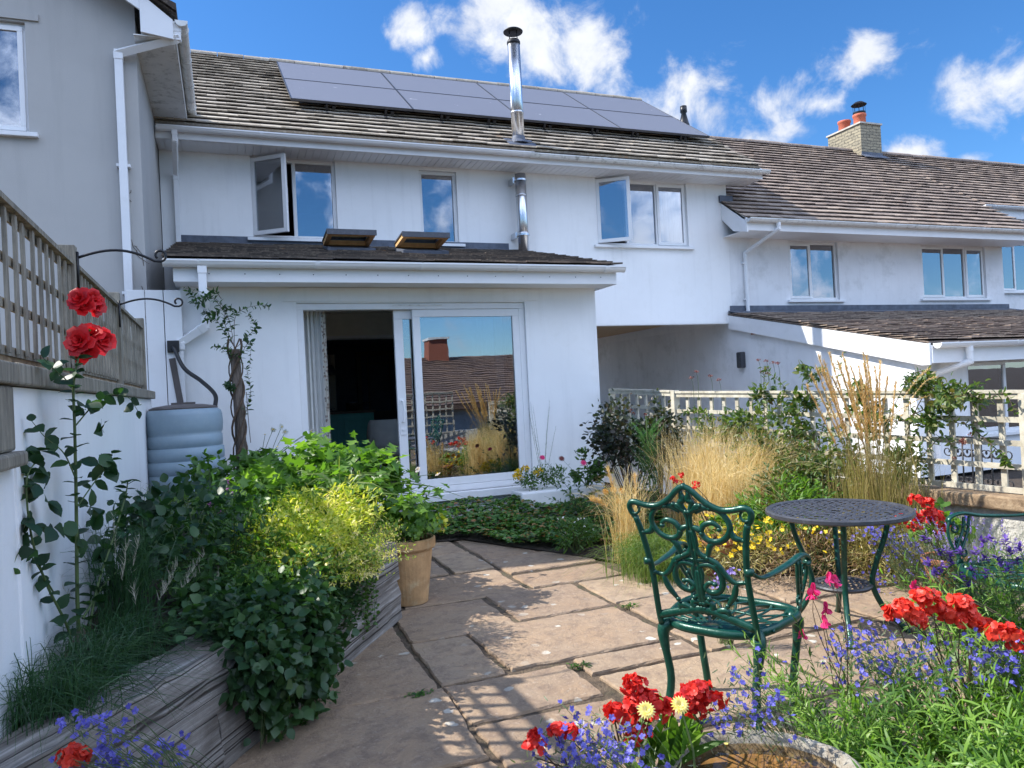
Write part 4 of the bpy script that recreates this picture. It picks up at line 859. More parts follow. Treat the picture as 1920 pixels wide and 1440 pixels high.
# ---- trellis on the right with its low wall
J0, J1, J2, J3 = (4.42, 8.12), (4.49, 6.85), (5.0, 3.44), (5.32, 1.30)
lwl = thing('low_wall', 'low rough white wall with old timber capping under the right trellis', 'wall', (5, 4, 0))
def wallseg(p, q, z0, z1, w, mb, off=0):
    p, q = Vector((*p, 0)), Vector((*q, 0)); d = q-p; n = Vector((d.y, -d.x, 0)).normalized(); mb.obox(p-n*(w/2)+n*off+Vector((0, 0, z0)), d, n*w, (0, 0, z1-z0)); return mb
kid(lwl, wallseg(J1, J3, 0, .44, .2, MB()), 'wall', 'wall_stone')
Jm = (4.78, 4.9)
o = kid(lwl, wallseg(Jm, J3, .442, .535, .28, MB(), .02), 'capping', 'cap_wood', bevel=.012); o = kid(lwl, wallseg(J1, Jm, .442, .52, .26, MB(), .02), 'capping', 'cap_wood', bevel=.012)
tr = thing('lattice_trellis', 'pale square lattice trellis above the low wall, climber woven through it', 'trellis', (4.8, 5, .5))
trellis(tr, J1, J2, .60, 1.28, .56, 1.20, .17, 5, side=-1); trellis(tr, J2, J3, .56, 1.20, .54, 1.17, .17, 5, side=-1)
for p, z in ((J1, 1.33), (J2, 1.22), (J3, 1.2)): kid(tr, MB().box(p[0]-.035, p[0]+.035, p[1]-.035, p[1]+.035, .3, z), 'post', 'trellis_wood', bevel=.004)
tr2 = thing('lattice_trellis', 'shaded end panel of trellis against the corner of the white extension', 'trellis', (4.45, 7.5, .5))
trellis(tr2, J0, (4.485, 6.9), .70, 1.34, .66, 1.29, .17, 5, side=-1); kid(tr2, MB().box(4.40, 4.46, 8.10, 8.16, 0, 1.38), 'post', 'trellis_wood')
# garden trellis behind the camera (only mirrored in the door)
tb = thing('lattice_trellis', 'trellis at the back of the garden seen only as a reflection', 'trellis', (4, -4, 0))
trellis(tb, (1.8, -4.2), (6.2, -4.6), .35, 1.45, .35, 1.45, .2, 6, side=1); kid(tb, MB().box(-1, 7, -5.0, -4.8, 0, .35), 'base_wall', 'wall_stone')
# iron gate beyond
gt = thing('iron_gate', 'black scrolled iron gate half seen through the lattice', 'gate', (6.6, 4, 0))
gx0, gx1 = 4.0, 5.0; m = MB(); X_ = 6.9
ys = [at(px, 890, X=X_).y for px in (1880, 1790)]; zlo = at(1830, 915, X=X_).z-.05; zhi = zlo+.55
for i in range(6):
    y = ys[0]+(ys[1]-ys[0])*i/5; m.tube([(X_, y, zlo-.3), (X_, y, zhi)], .008, 6)
    for zz, sgn in ((zlo+.12, 1), (zlo+.12, -1), (zlo+.40, 1), (zlo+.40, -1)):
        c = [(X_, y+sgn*(.065+.055*(1-k*.05)*math.cos(k*.5+3.14)), zz+.055*(1-k*.05)*math.sin(k*.5+3.14)) for k in range(15)]; m.tube(c, .006, 5)
m.tube([(X_, ys[0]-.05, zhi), (X_, ys[1]+.05, zhi)], .01, 6).tube([(X_, ys[0]-.05, zlo-.02), (X_, ys[1]+.05, zlo-.02)], .01, 6)
kid(gt, m, 'scrollwork', 'black_metal', smooth=True)

# ================================================================ WATER BUTT
wbt = thing('water_butt', 'pale blue ribbed water butt with dark lid behind the raised bed', 'water butt', (-.36, 7.38, .42))
c = (-.36, 7.38, .42); pr = [(.001, 0), (.27, 0), (.30, .03)]
for k in range(6):
    z = .06+k*.115; r0 = .305+.02*math.sin(k*.6); pr += [(r0+.002, z), (r0+.011, z+.007), (r0+.013, z+.055), (r0+.011, z+.104), (r0+.002, z+.110)]
pr += [(.322, .77), (.328, .84), (.324, .92), (.315, .95), (.285, .975), (.27, .985)]
kid(wbt, MB().lathe(pr, c, 48), 'barrel', 'butt_blue', smooth=True)
kid(wbt, MB().lathe([(.285, .965), (.29, .985), (.25, 1.0), (.15, 1.015), (.001, 1.02)], c, 40).box(-.46, -.26, 7.35, 7.41, 1.435, 1.455), 'lid', 'brown_plastic', smooth=False)
kid(wbt, MB().lathe([(.03, 0), (.03, .06)], (-.36, 7.05, .58), 12), 'tap', 'black_plastic')
b0 = at(325, 650, Y=8.08)
m = MB().box(b0.x-.055, b0.x+.055, 8.06, 8.17, b0.z-.055, b0.z+.06)
hs_ = thing('rain_diverter', 'black rain diverter box with a black hose looping into the water butt', 'hose', tuple(b0))
kid(hs_, m, 'diverter_box', 'black_plastic', bevel=.006)
P0 = Vector((b0.x, 8.05, b0.z)); pts = []
ctrl = [P0, at(345, 690, Y=7.95), at(378, 715, Y=7.8), at(403, 740, Y=7.55), at(403, 765, Y=7.40)]
def spline(cp, n=8):
    cp = [Vector(p) for p in cp]; cp = [cp[0]*2-cp[1]]+cp+[cp[-1]*2-cp[-2]]; out = []
    for i in range(1, len(cp)-2):
        for k in range(n):
            t = k/n; a, b, c_, d = cp[i-1:i+3]
            out.append(.5*((2*b)+(c_-a)*t+(2*a-5*b+4*c_-d)*t*t+(-a+3*b-3*c_+d)*t**3))
    out.append(cp[-2]); return out
kid(hs_, MB().tube(spline(ctrl), .020, 12), 'hose', 'black_plastic', smooth=True)
q0, q1 = at(323, 672, Y=8.12), at(338, 752, Y=8.12)
m = MB().tube([q0, q1, (q1.x, 8.12, .5)], .042, 4, up=(1, .999, 0)); kid(hs_, m, 'old_pipe', 'brown_plastic')
# ================================================================ CAST FURNITURE
Bk = Vector((1.76, 2.51, .42)); cf = Vector((.866, .5, 0)); cr_ = Vector((.5, -.866, 0)); bn = Vector((.866, .5, .25)).normalized(); bu = cr_.cross(bn); bu = bu if bu.z > 0 else -bu
def uv(x, y):
    d = ray(1130+x/3, 860+y/3); t = (Bk-Vector((0, 0, H))).dot(bn)/d.dot(bn); X = Vector((0, 0, H))+t*d; return (X-Bk).dot(cr_)+.02, (X-Bk).dot(bu)
SEAT_Y = -.2
def back3(u, v): return Vector((u, SEAT_Y-v*.2425, .42+v*.970))
half = [  # right half of the back, outlined in the plane of the back
    [(430, 640), (444, 700), (452, 780), (455, 830)],
    [(520, 305), (575, 280), (650, 295), (700, 345), (716, 400), (690, 450), (640, 470), (585, 455), (555, 415), (568, 375), (615, 362), (650, 385), (655, 400)],
    [(445, 345), (490, 300), (545, 275), (600, 282)], [(500, 300), (515, 270), (545, 265)],
    [(716, 400), (740, 445), (795, 462)], [(470, 400), (488, 465), (540, 530), (590, 562), (640, 592), (680, 642), (718, 682), (752, 702), (805, 700)],
    [(752, 702), (742, 770), (705, 830)], [(500, 380), (540, 400), (556, 420)], [(640, 470), (605, 490), (590, 560)],
    [(500, 640), (545, 605), (605, 600), (655, 640), (676, 700), (660, 745), (612, 755), (578, 725), (600, 700), (632, 708)],
    [(655, 640), (640, 600)], [(500, 620), (520, 690), (512, 760), (475, 800)], [(520, 770), (570, 800), (618, 822), (612, 860), (570, 862), (556, 838)],
    [(540, 640), (528, 700), (545, 760), (600, 790)], [(480, 190), (475, 230), (500, 250), (480, 300)], [(620, 900), (650, 862), (700, 858), (716, 900)]]
def make_chair():
    root = thing('garden_chair', None, None)
    def lk(mb, name, **kw): return mb.build(name, 'green_cast', root, local=True, smooth=True, **kw)
    # frame of the back: right side, mirrored
    fr = MB(); R_ = []
    top = [(440, 152), (490, 175), (550, 228), (610, 268), (670, 290), (730, 290), (780, 280), (815, 285), (835, 312), (832, 345), (815, 375)]
    top = spline([back3(*uv(*p)) for p in top], 4); post = spline([back3(*uv(*p)) for p in ((815, 370), (806, 450), (808, 580), (818, 700))]+[back3(.205, .05), back3(.203, -.01)], 4)
    cc = back3(*uv(803, 322)); R_.append((top, .0125)); R_.append((post, .0135))
    ring = [cc+Vector((math.cos(a*.6)*.021, 0, math.sin(a*.6)*.021)) for a in range(11)]
    mir = lambda P: [Vector((-p.x, p.y, p.z)) for p in P]
    for P, r in R_:
        fr.tube(P, r, 8, flat=.8, up=(0, 1, 0)); fr.tube(mir(P), r, 8, flat=.8, up=(0, 1, 0))
    fr.tube(ring, .006, 6).tube(mir(ring), .006, 6)
    rail = spline([back3(-.2, .03), back3(-.12, .055), back3(0, .085), back3(.12, .055), back3(.2, .03)], 5); fr.tube(rail, .017, 8, flat=.6, up=(0, 1, 0)); lk(fr, 'backrest')
    sc = MB()
    for P in half:
        Q = [back3(*uv(*p)) for p in P]; Q = [p if p.x > .006 else Vector((.006, p.y, p.z)) for p in Q]; Q = spline(Q, 4); n = len(Q)
        rr = [.0115*(.7+.5*math.sin(math.pi*i/(n-1))) for i in range(n)]; sc.tube(Q, rr, 6, flat=.6, up=(0, 1, 0)); sc.tube(mir(Q), rr, 6, flat=.6, up=(0, 1, 0))
        for e in (Q[-1],):
            for s_ in (1, -1): sc.lathe([(.001, -.011), (.009, -.006), (.011, 0), (.009, .006), (.001, .011)], (e.x*s_, e.y, e.z), 8)
    for dx in (.010,):
        for s_ in (1, -1): sc.tube(spline([back3(s_*a, b) for a, b in ((.012, .585), (.022, .53), (.006, .46), (.016, .38), (.004, .30), (.02, .24), (.006, .17), (.018, .10))], 4), .008, 6, flat=.8, up=(0, 1, 0))
    for v in (.30, .305): sc.tube([back3(-.06, v), back3(0, v-.008), back3(.06, v)], .006, 6)
    lk(sc, 'back_scrollwork')
    # seat
    def seat(a):            # rim point by angle, rounded trapezoid
        x = math.sin(a); y = math.cos(a); s_ = (abs(x)**3.2+abs(y)**3.2)**(-1/3.2); w_ = .235+.035*y*s_; return Vector((x*s_*w_, .015+y*s_*.235, .42-.006*abs(y*s_)))
    rim = MB(); n = 48; rim.tube([seat(2*math.pi*i/n) for i in range(n+1)], .015, 8, cap=False, flat=1.3, up=(0, 0, 1)); lk(rim, 'seat_rim')
    ss = MB(); c0 = Vector((0, -.17, .418))
    for i in range(13):
        a = -1.35+2.7*i/12; d = Vector((math.sin(a), math.cos(a), 0)); far = min((seat(2*math.pi*k/90) for k in range(90)), key=lambda p: -((p-c0).normalized().dot(d)))
        L = (far-c0).length; sd = Vector((d.y, -d.x, 0)); w_ = min(.05, L*.12)
        for s_ in (1, -1): ss.tube(spline([c0+d*.03, c0+d*L*.5+sd*w_*s_, c0+d*L*.82+sd*w_*.8*s_, far], 4), .0068, 6, flat=.7, up=(0, 0, 1))
    for rr in (.12, .24): ss.tube([c0+Vector((math.sin(a/10)*rr, math.cos(a/10)*rr, 0)) for a in range(-13, 14)], .006, 6)
    ss.lathe([(.001, -.006), (.035, -.006), (.035, .006), (.001, .006)], c0, 16); lk(ss, 'seat')
    # arms
    for s_ in (1, -1):
        am = MB(); a0 = back3(s_*.212, .27)
        P = spline([a0, a0+Vector((s_*.02, .08, -.035)), (s_*.255, .02, .655), (s_*.27, .12, .672), (s_*.275, .18, .662), (s_*.275, .205, .64), (s_*.272, .19, .622), (s_*.27, .175, .635)], 5)
        am.tube(P, [.014]*8+[.017]*(len(P)-14)+[.010]*6, 8, flat=.55, up=(0, 0, 1)); ao = lk(am, 'armrest')
        sp = MB(); fc = Vector((s_*.235, .19, .425))
        for k_, (y0, y1) in enumerate(((.16, .09), (.19, .12), (.205, .20))):
            sp.tube(spline([fc+Vector((0, -.02*k_+.01, 0)), (s_*.245, y0, .50), (s_*.262, y1+.02, .58), (s_*.27, y1, .655)], 5), .0085, 6, flat=.8, up=(0, 1, 0))
        for z, y in ((.48, .15), (.53, .17), (.60, .12), (.60, .18)): sp.tube([Vector((s_*(.24+(z-.42)*.12), y+.017*math.cos(a*.7), z+.019*math.sin(a*.7))) for a in range(10)], .006, 6)
        lk(sp, 'arm_support')
        sp2 = MB().lathe([(.001, -.015), (.019, -.012), (.019, .012), (.001, .015)], a0, 10)
        lk(sp2, 'arm_bolt')
        for (x, y, fx_, fy_, kk) in ((.215, .165, .20, .20, 1), (.19, -.17, .205, -.235, -1)):
            lg = MB(); L_ = spline([(s_*x*.93, y-.02*kk, .415), (s_*(x+.012), y+.012*kk, .385), (s_*(x+.008), y+.018*kk, .32), (s_*(x-.01), y+.012*kk, .18), (s_*(fx_-.008), (y+fy_)/2, .05), (s_*(fx_+.004), fy_, .006)], 4)
            nn_ = len(L_); rr = [.030, .031, .031, .030, .028, .026, .024, .022, .020]+[.0165]*(nn_-13)+[.015, .017, .021, .026]
            lg.tube(L_, rr[:nn_], 10); lk(lg, 'leg')
    return root
c1_ = make_chair(); org = Bk+cf*.2; c1_.location = (org.x-.01, org.y+.017, 0); c1_.rotation_euler = (0, 0, R(-60))
tag(c1_, 'ornate green cast metal armchair with its scrolled back to the camera, beside the bistro table', 'chair', 'green cast garden chairs')
c2_ = copy_tree(c1_); q = at(1935, 1075, Z=.42); c2_.location = (q.x, q.y, 0); c2_.rotation_euler = (0, 0, R(78))
tag(c2_, 'ornate green cast metal armchair behind the purple salvia at the right edge', 'chair')
# table
TX, TY, TZ, TR = 3.13, 3.23, .655, .382
tb_ = thing('bistro_table', 'round dark metal bistro table with woven lattice top and lower shelf', 'table', (TX, TY, 0))
m = MB().lathe([(TR-.035, -.006), (TR-.012, -.02), (TR, -.012), (TR, .004), (TR-.010, .012), (TR-.035, .006), (TR-.035, -.006)], (TX, TY, TZ), 72)
def weave(m, cx, cy, cz, r, sp, wd, ang=.4):
    for fam in (0, 1):
        a = ang+fam*math.pi/2; d = Vector((math.cos(a), math.sin(a), 0)); n = Vector((-d.y, d.x, 0)); k = int(r/sp)
        for i in range(-k, k+1):
            o = i*sp; hl = math.sqrt(max(0, r*r-o*o))
            if hl < .02: continue
            c_ = Vector((cx, cy, cz))+n*o; N_ = max(2, int(2*hl/(sp))); pts = []
            for j in range(N_+1):
                t = -hl+2*hl*j/N_; w_ = math.cos(math.pi*round((t)/sp)+math.pi*(i+fam)); pts.append(c_+d*t+Vector((0, 0, .0035*w_)))
            m.tube(pts, wd/2, 4, flat=.32, up=(0, 0, 1))
weave(m, TX, TY, TZ, TR-.03, .036, .021); kid(tb_, m, 'tabletop', 'bronze_cast', smooth=False)
for deg in (190-23, 275-23, 5-23, 95-23):
    vx = math.cos(R(deg)); vy = math.sin(R(deg)); e = CR.x*vx+CF.x*vy, CR.y*vx+CF.y*vy; e = Vector((e[0], e[1], 0)).normalized()
    L_ = spline([Vector((TX, TY, TZ-.012))+e*.25, Vector((TX, TY, .54))+e*.235, Vector((TX, TY, .36))+e*.175, Vector((TX, TY, .25))+e*.155, Vector((TX, TY, .12))+e*.21, Vector((TX, TY, .02))+e*.305, Vector((TX, TY, .004))+e*.325], 5)
    kid(tb_, MB().tube(L_, [.015]*(len(L_)-3)+[.016, .018, .02], 8), 'leg', 'green_cast', smooth=True)
m = MB().lathe([(.13, -.005), (.15, -.014), (.158, 0), (.15, .008), (.13, .005), (.13, -.005)], (TX, TY, .25), 40); weave(m, TX, TY, .25, .135, .028, .017, .9); kid(tb_, m, 'shelf', 'bronze_cast', smooth=False)
# ================================================================ BIRD BATH
bc_ = at(1425, 1448, Z=.30); bcx, bcy = bc_.x, bc_.y
bb = thing('bird_bath', 'rough carved stone basin holding shallow water and fallen petals, among the front flowers', 'bird bath', (bcx, bcy, 0))
rim_o, rim_i = .252, .212
pr = [(.10, 0), (.14, .02), (.17, .12), (.235, .22), (rim_o, .275), (rim_o+.002, .300), (.240, .315), (.222, .312), (rim_i, .298), (.206, .275), (.19, .235), (.12, .230), (.001, .228)]
m = MB().lathe(pr, (bcx, bcy, 0), 96, sx=1.13, sy=.95, ang=-.37, wob=.022)
for i, v in enumerate(m.v): m.v[i] = (v[0]+random.uniform(-.0012, .0012), v[1]+random.uniform(-.0012, .0012), v[2]+random.uniform(-.0012, .0012))
for k in range(44):
    a = k/44*2*math.pi; rot = lambda u_, v_: (bcx+u_*math.cos(.37)+v_*math.sin(.37), bcy-u_*math.sin(.37)+v_*math.cos(.37)); p0_, p1_ = rot(.245*math.cos(a), .205*math.sin(a)), rot(.280*math.cos(a), .236*math.sin(a)); m.tube([(*p0_, .19), (*p1_, .272)], [.006, .010], 6)
kid(bb, m, 'basin', 'basin_stone', smooth=True)
kid(bb, MB().lathe([(.195, .262), (.10, .256), (.001, .254)], (bcx, bcy, 0), 40, sx=1.13, sy=.95, ang=-.37), 'silt', 'silt', smooth=True)
w_ = MB(); n = 60; w_.add([(bcx+.236*math.cos(q_)*math.cos(.37)+.198*math.sin(q_)*math.sin(.37), bcy-.236*math.cos(q_)*math.sin(.37)+.198*math.sin(q_)*math.cos(.37), .288) for q_ in [2*math.pi*i/n for i in range(n)]], [tuple(range(n))]); o = w_.build('water', 'water', bb); o['kind'] = 'thing'
fb = LB(); q = at(1438, 1388, Z=.29)
fb.inst(PETAL, [[q.x+dx, q.y+dy, .291] for dx, dy in ((0, 0), (.008, .004), (-.008, .002), (.014, -.002))], [[1, .2, .1], [.9, .5, .2], [1, -.4, .1], [.8, .1, .3]], [0, 0, 1], .028, .022)
tag(fb.build('fallen_petal', 'petal_pink'), 'pink fallen flower floating in the stone bird bath', 'petals')
fb = LB(); fb.inst(PETAL, [[at(1360, 1392, Z=.29).x, at(1360, 1392, Z=.29).y, .291]]*3, rng.normal(size=(3, 3))*[1, 1, .2], [0, 0, 1], .018, .014)
tag(fb.build('fallen_petal', 'petal_lemon'), 'cream fallen petal floating near the rim of the stone bird bath', 'petals')
# door-side trough
tg = MB().box(2.95, 3.95, 7.55, 7.9, 0, .30); tag(tg.build('stone_trough', 'render_white', bevel=.02), 'low white trough planted with yellow marigolds beside the patio door', 'planter')
def pot(x, y, z, r, h, mat, label, group=None, cat='plant pot'):
    t = thing('plant_pot', label, cat, (x, y, z), group)
    kid(t, MB().lathe([(.001, 0), (r*.68, 0), (r*.93, h*.82), (r*1.0, h*.83), (r*1.05, h*.86), (r*1.05, h*.98), (r*1.0, h), (r*.9, h*.985), (r*.88, h*.9), (.001, h*.9)], (x, y, z), 36), 'body', mat, smooth=False)
    kid(t, MB().lathe([(r*.87, h*.905), (.001, h*.915)], (x, y, z), 20), 'compost', 'soil'); return t
# ================================================================ PLANTS
def npv(v): return np.array(tuple(v), float)
def plant(name, label, cat, base, group=None):
    return thing(name, label, cat, tuple(base), group)
def ell(n, rx, ry, rz, shell=.55):
    d = unit(rng.normal(size=(n, 3))); r = (shell+(1-shell)*rng.random(n)**.6)[:, None]; return d*r*np.array([rx, ry, rz])
def clumpy(lb, c, rad, n, tpl, L, W, K=14, spread=.35, up=.5, droop=0., low=-.2, jit=.25):
    """leaves gathered in clumps over an ellipsoid crown; each leaf faces outward and up"""
    c = npv(c); rad = np.array(rad, float); cen = ell(K, *rad, .45); cen[:, 2] = np.maximum(cen[:, 2], low*rad[2])
    k = rng.integers(0, K, n); p = cen[k]+rng.normal(size=(n, 3))*rad*spread*.5; ok = p[:, 2] > -rad[2]*.98; p = p[ok]; k = k[ok]; n = len(p)
    out = unit(p/rad); ax = unit(out+rng.normal(size=(n, 3))*.75+np.array([0, 0, -droop])); nr = unit(out*.6+np.array([0, 0, up])+rng.normal(size=(n, 3))*.45)
    s = rng.uniform(1-jit, 1+jit, n); base_r = rng.random(K)[k]*.5+rng.random(n)*.5
    lb.inst(tpl, c+p, ax, nr, L*s, W*s, base_r); return c+cen
def stems_to(parent, base, tips, mat='stem_green', r=.004, name='stems', bendf=.12, n=4, kind=None):
    m = MB()
    for t in tips:
        b = Vector(base)+Vector((random.uniform(-.03, .03), random.uniform(-.03, .03), 0)); t = Vector(t); md = (b+t)/2+Vector((random.uniform(-1, 1)*bendf*.4, random.uniform(-1, 1)*bendf*.4, (t-b).length*bendf))
        m.tube(spline([b, md, t], 3), [r*1.3, r*1.2, r*1.1, r, r*.8, r*.7, r*.5][:7], n, cap=False)
    o = m.build(name, mat, parent); return o
def shrub(name, label, cat, base, rad, h, n, tpl, L, W, mat, K=14, stem='stem_green', sr=.005, group=None, **kw):
    t = plant(name, label, cat, base, group); c = (base[0], base[1], base[2]+h); lb = LB(); cen = clumpy(lb, c, rad, n, tpl, L, W, K, **kw)
    lb.build('foliage', mat, t); stems_to(t, base, cen[:min(K, 26)], stem, sr); return t, cen
def curvestem(b, d, L, bend, n=7):
    """points of a stem from b in direction d, arching towards bend"""
    b, d, bend = npv(b), unit(npv(d)), npv(bend); t = np.linspace(0, 1, n)[:, None]; return b+d*L*t+bend*L*t**2
def leafstems(lb, m, stems, per, tpl, L, W, ang=.9, r=.003, start=.15, end=1.0, rndb=None, tipscale=.6, sn=4, tube=True):
    for S in stems:
        k = len(S); seg = np.diff(S, axis=0); T = unit(np.vstack([seg, seg[-1:]])); ts = np.linspace(start, end, per)+rng.uniform(-.02, .02, per); ts = np.clip(ts, 0, 1)*(k-1)
        i = np.minimum(ts.astype(int), k-2); f = (ts-i)[:, None]; P = S[i]*(1-f)+S[i+1]*f; tt = T[i]; ph = np.arange(per)*2.4+rng.random()*6
        a = np.cross(tt, [.3, .2, 1]); a = unit(np.where(np.linalg.norm(a, axis=1, keepdims=True) < .05, [1, 0, 0], a)); b = np.cross(tt, a)
        o = a*np.cos(ph)[:, None]+b*np.sin(ph)[:, None]; ax = unit(o*math.sin(ang)+tt*math.cos(ang)+rng.normal(size=(per, 3))*.18+[0, 0, -.08]); s = (1-(1-tipscale)*(ts/(k-1)))*rng.uniform(.75, 1.2, per)
        lb.inst(tpl, P, ax, unit(tt+[0, 0, .5]+rng.normal(size=(per, 3))*.3), L*s, W*s, np.clip((rndb if rndb is not None else rng.random())+rng.normal(size=per)*.22, 0, 1))
        if tube: m.tube([Vector(p) for p in S], [r*(1-.65*j/(k-1)) for j in range(k)], sn, cap=False)
def blob_petals(lb, c, r, n, L, W, zs=1.0, rnd=None, tpl=PETAL):
    d = unit(rng.normal(size=(n, 3))+[0, 0, .35]); p = npv(c)+d*np.array([r, r, r*zs])*rng.uniform(.55, 1, (n, 1)); lb.inst(tpl, p, unit(d+rng.normal(size=(n, 3))*.9), d, L*rng.uniform(.7, 1.2, n), W*rng.uniform(.8, 1.2, n), rnd); return lb
def geranium_head(lb, c, r=.045, n=16, fl=.017):
    n = int(n*1.1); fl *= .88
    """umbel of five-petalled florets"""
    d = unit(rng.normal(size=(n, 3))+[0, 0, .8]); sk = rng.uniform(.8, 1.3, 2); P = npv(c)+d*np.array([r*sk[0], r*sk[1], r*.7])*rng.uniform(.5, 1.12, (n, 1)); d = unit(d+rng.normal(size=(n, 3))*.35)
    for i in range(n):
        a0 = rng.random()*6; u_ = unit(np.cross(d[i], [.2, .9, .3])); v_ = np.cross(d[i], u_); A = a0+np.arange(5)*1.257
        ax = u_*np.cos(A)[:, None]+v_*np.sin(A)[:, None]+d[i]*rng.uniform(.0, .6); lb.inst(PETAL, np.repeat(P[i:i+1], 5, 0), ax, d[i], fl*rng.uniform(.8, 1.15), fl*.95, np.clip(rng.random()*.6+rng.random(5)*.4, 0, 1))
def flower5(lb, pts, size, nrm=None, np_=5):
    pts = np.atleast_2d(pts); n = len(pts); N_ = unit((nrm if nrm is not None else np.array([-.2, -.6, .6]))+rng.normal(size=(n, 3))*.5)
    u_ = unit(np.cross(N_, [.3, .1, .9])); v_ = np.cross(N_, u_); a0 = rng.random(n)*6
    for k in range(np_):
        A = (a0+k*6.283/np_)[:, None]; lb.inst(PETAL, pts, u_*np.cos(A)+v_*np.sin(A)+N_*.2, N_, size*rng.uniform(.8, 1.2, n), size*.8)
def daisy(lb, c, nrm, r, petals=16, layers=2):
    nrm = unit(npv(nrm)); u_ = unit(np.cross(nrm, [.3, .2, .9])); v_ = np.cross(nrm, u_)
    for l in range(layers):
        A = (np.arange(petals)*6.283/petals+l*.2)[:, None]; lb.inst(NARROW, np.repeat([npv(c)], petals, 0), u_*np.cos(A)+v_*np.sin(A)+nrm*(.12+.45*l), nrm, r*(1-.25*l), r*.3)
def rose_bloom(parent, c, nrm, r, mat='petal_rose', name='bloom', n=26):
    lb = LB(); nrm = unit(npv(nrm)); u_ = unit(np.cross(nrm, [.3, .2, .9])); v_ = np.cross(nrm, u_)
    for i in range(n):
        l = i/n; A = i*2.4; o = u_*math.cos(A)+v_*math.sin(A); open_ = .35+1.3*l
        lb.inst(PETAL, npv(c)+o*r*.12*l, o*open_+nrm*(1.15-l)+rng.normal(size=3)*.12, nrm-o*.6, r*(.55+.55*l)*rng.uniform(.9, 1.1), r*(.6+.5*l), rng.random())
    return lb.build(name, mat, parent)
def ground(px, py, z=0.0): return tuple(at(px, py, Z=z))
BZ = .40     # soil height of the raised bed

# ---- the tall red rose by the white wall
rb0 = Vector((0, 0, H))+ray(150, 1225)*2.9; rose = plant('rose_bush', 'tall red rose bush with dark leaves against the white retaining wall', 'rose', (rb0.x, rb0.y, BZ))
XR_ = -.50; lb = LB(); m = MB()
def rp(px, py, x=XR_): return npv(Vector((0, 0, H))+ray(px, py)*(2.42+(px-20)/240*.9+(x-XR_)*.5))
main = [rp(150, 1225), rp(145, 1120), rp(143, 950), rp(140, 800), rp(138, 720), rp(150, 660), rp(162, 620)]
def npspline(P, n=5): return np.array([tuple(p) for p in spline(P, n)])
rose_stems = [npspline(main), npspline([rp(135, 1240), rp(128, 1180), rp(85, 1090), rp(58, 1000), rp(50, 900), rp(72, 860)]), npspline([rp(160, 1230), rp(180, 1110), rp(215, 1000), rp(235, 930), rp(240, 900)]),
              npspline([rp(143, 900), rp(120, 850), rp(85, 820), rp(60, 790)]), npspline([rp(140, 800), rp(175, 760), rp(205, 740), rp(240, 745), rp(258, 770)]), npspline([rp(138, 720), rp(110, 700), rp(80, 670)]),
              npspline([rp(100, 1110), rp(60, 1045), rp(40, 1030), rp(22, 1065)]), npspline([rp(145, 950), rp(180, 900), rp(205, 870), rp(210, 850)]), npspline([rp(155, 1160), rp(200, 1090), rp(260, 1040), rp(300, 1010)])]
for S, r, per in zip(rose_stems, (.008, .006, .006, .003, .003, .003, .003, .003, .005), (50, 30, 26, 9, 13, 9, 9, 10, 24)):
    leafstems(lb, m, [S], per, LEAF, .062, .055, ang=1.25, r=r, start=.12, end=1, rndb=.4, tipscale=.75, sn=6)
for (px, py) in ((75, 845), (88, 885), (65, 905), (50, 980), (185, 870), (200, 880), (90, 940), (100, 990), (170, 950), (150, 1010), (120, 1000), (190, 800), (160, 760), (175, 990), (195, 1030), (205, 1090)):
    p = rp(px, py, XR_+random.uniform(-.05, .08)); lb.inst(LEAF, [p]*3, rng.normal(size=(3, 3))*[.5, 1, .6], np.array([.9, -.5, .4])+rng.normal(size=(3, 3))*.3, .075, .068, np.clip(rng.normal(.3, .2, 3), 0, 1))
m.build('stems', 'stem_green', rose, smooth=True); lb.build('foliage', 'leaf_rose', rose)
for px, py, nr_, rr_ in ((150, 562, (-.4, -1, .6), .050), (172, 560, (.7, -1, .6), .046), (178, 574, (.9, -.9, .1), .044), (158, 572, (.1, -1, .2), .042), (150, 640, (-.3, -1, .3), .056), (170, 628, (.2, -1, .8), .054), (190, 638, (.8, -1, .2), .056), (160, 655, (.1, -1, -.1), .05)): rose_bloom(rose, rp(px, py, XR_+random.uniform(-.02, .03)), nr_, rr_, n=20)
mb_ = MB(); mb_.tube([Vector(rp(95, 1290)), Vector(rp(125, 1240)), Vector(rp(150, 1190))], [.022, .02, .014], 9).tube([Vector(rp(150, 1280)), Vector(rp(155, 1215)), Vector(rp(150, 1180))], [.026, .022, .018], 9)
mb_.build('trunk', 'bark', rose, smooth=True)
# second, lower rose behind it
t, cen = shrub('rose_bush', 'low spreading rose bush without flowers behind the tall red rose', 'rose', (-.25, 4.3, BZ), (.32, .6, .26), .34, 800, LEAF, .055, .047, 'leaf_rose', K=26, spread=.4)
t, cen = shrub('rose_bush', 'sparse rose shoots in front of the water butt', 'rose', (-.15, 6.1, BZ), (.26, .40, .26), .32, 260, LEAF, .055, .05, 'leaf_mid', K=16, spread=.35)
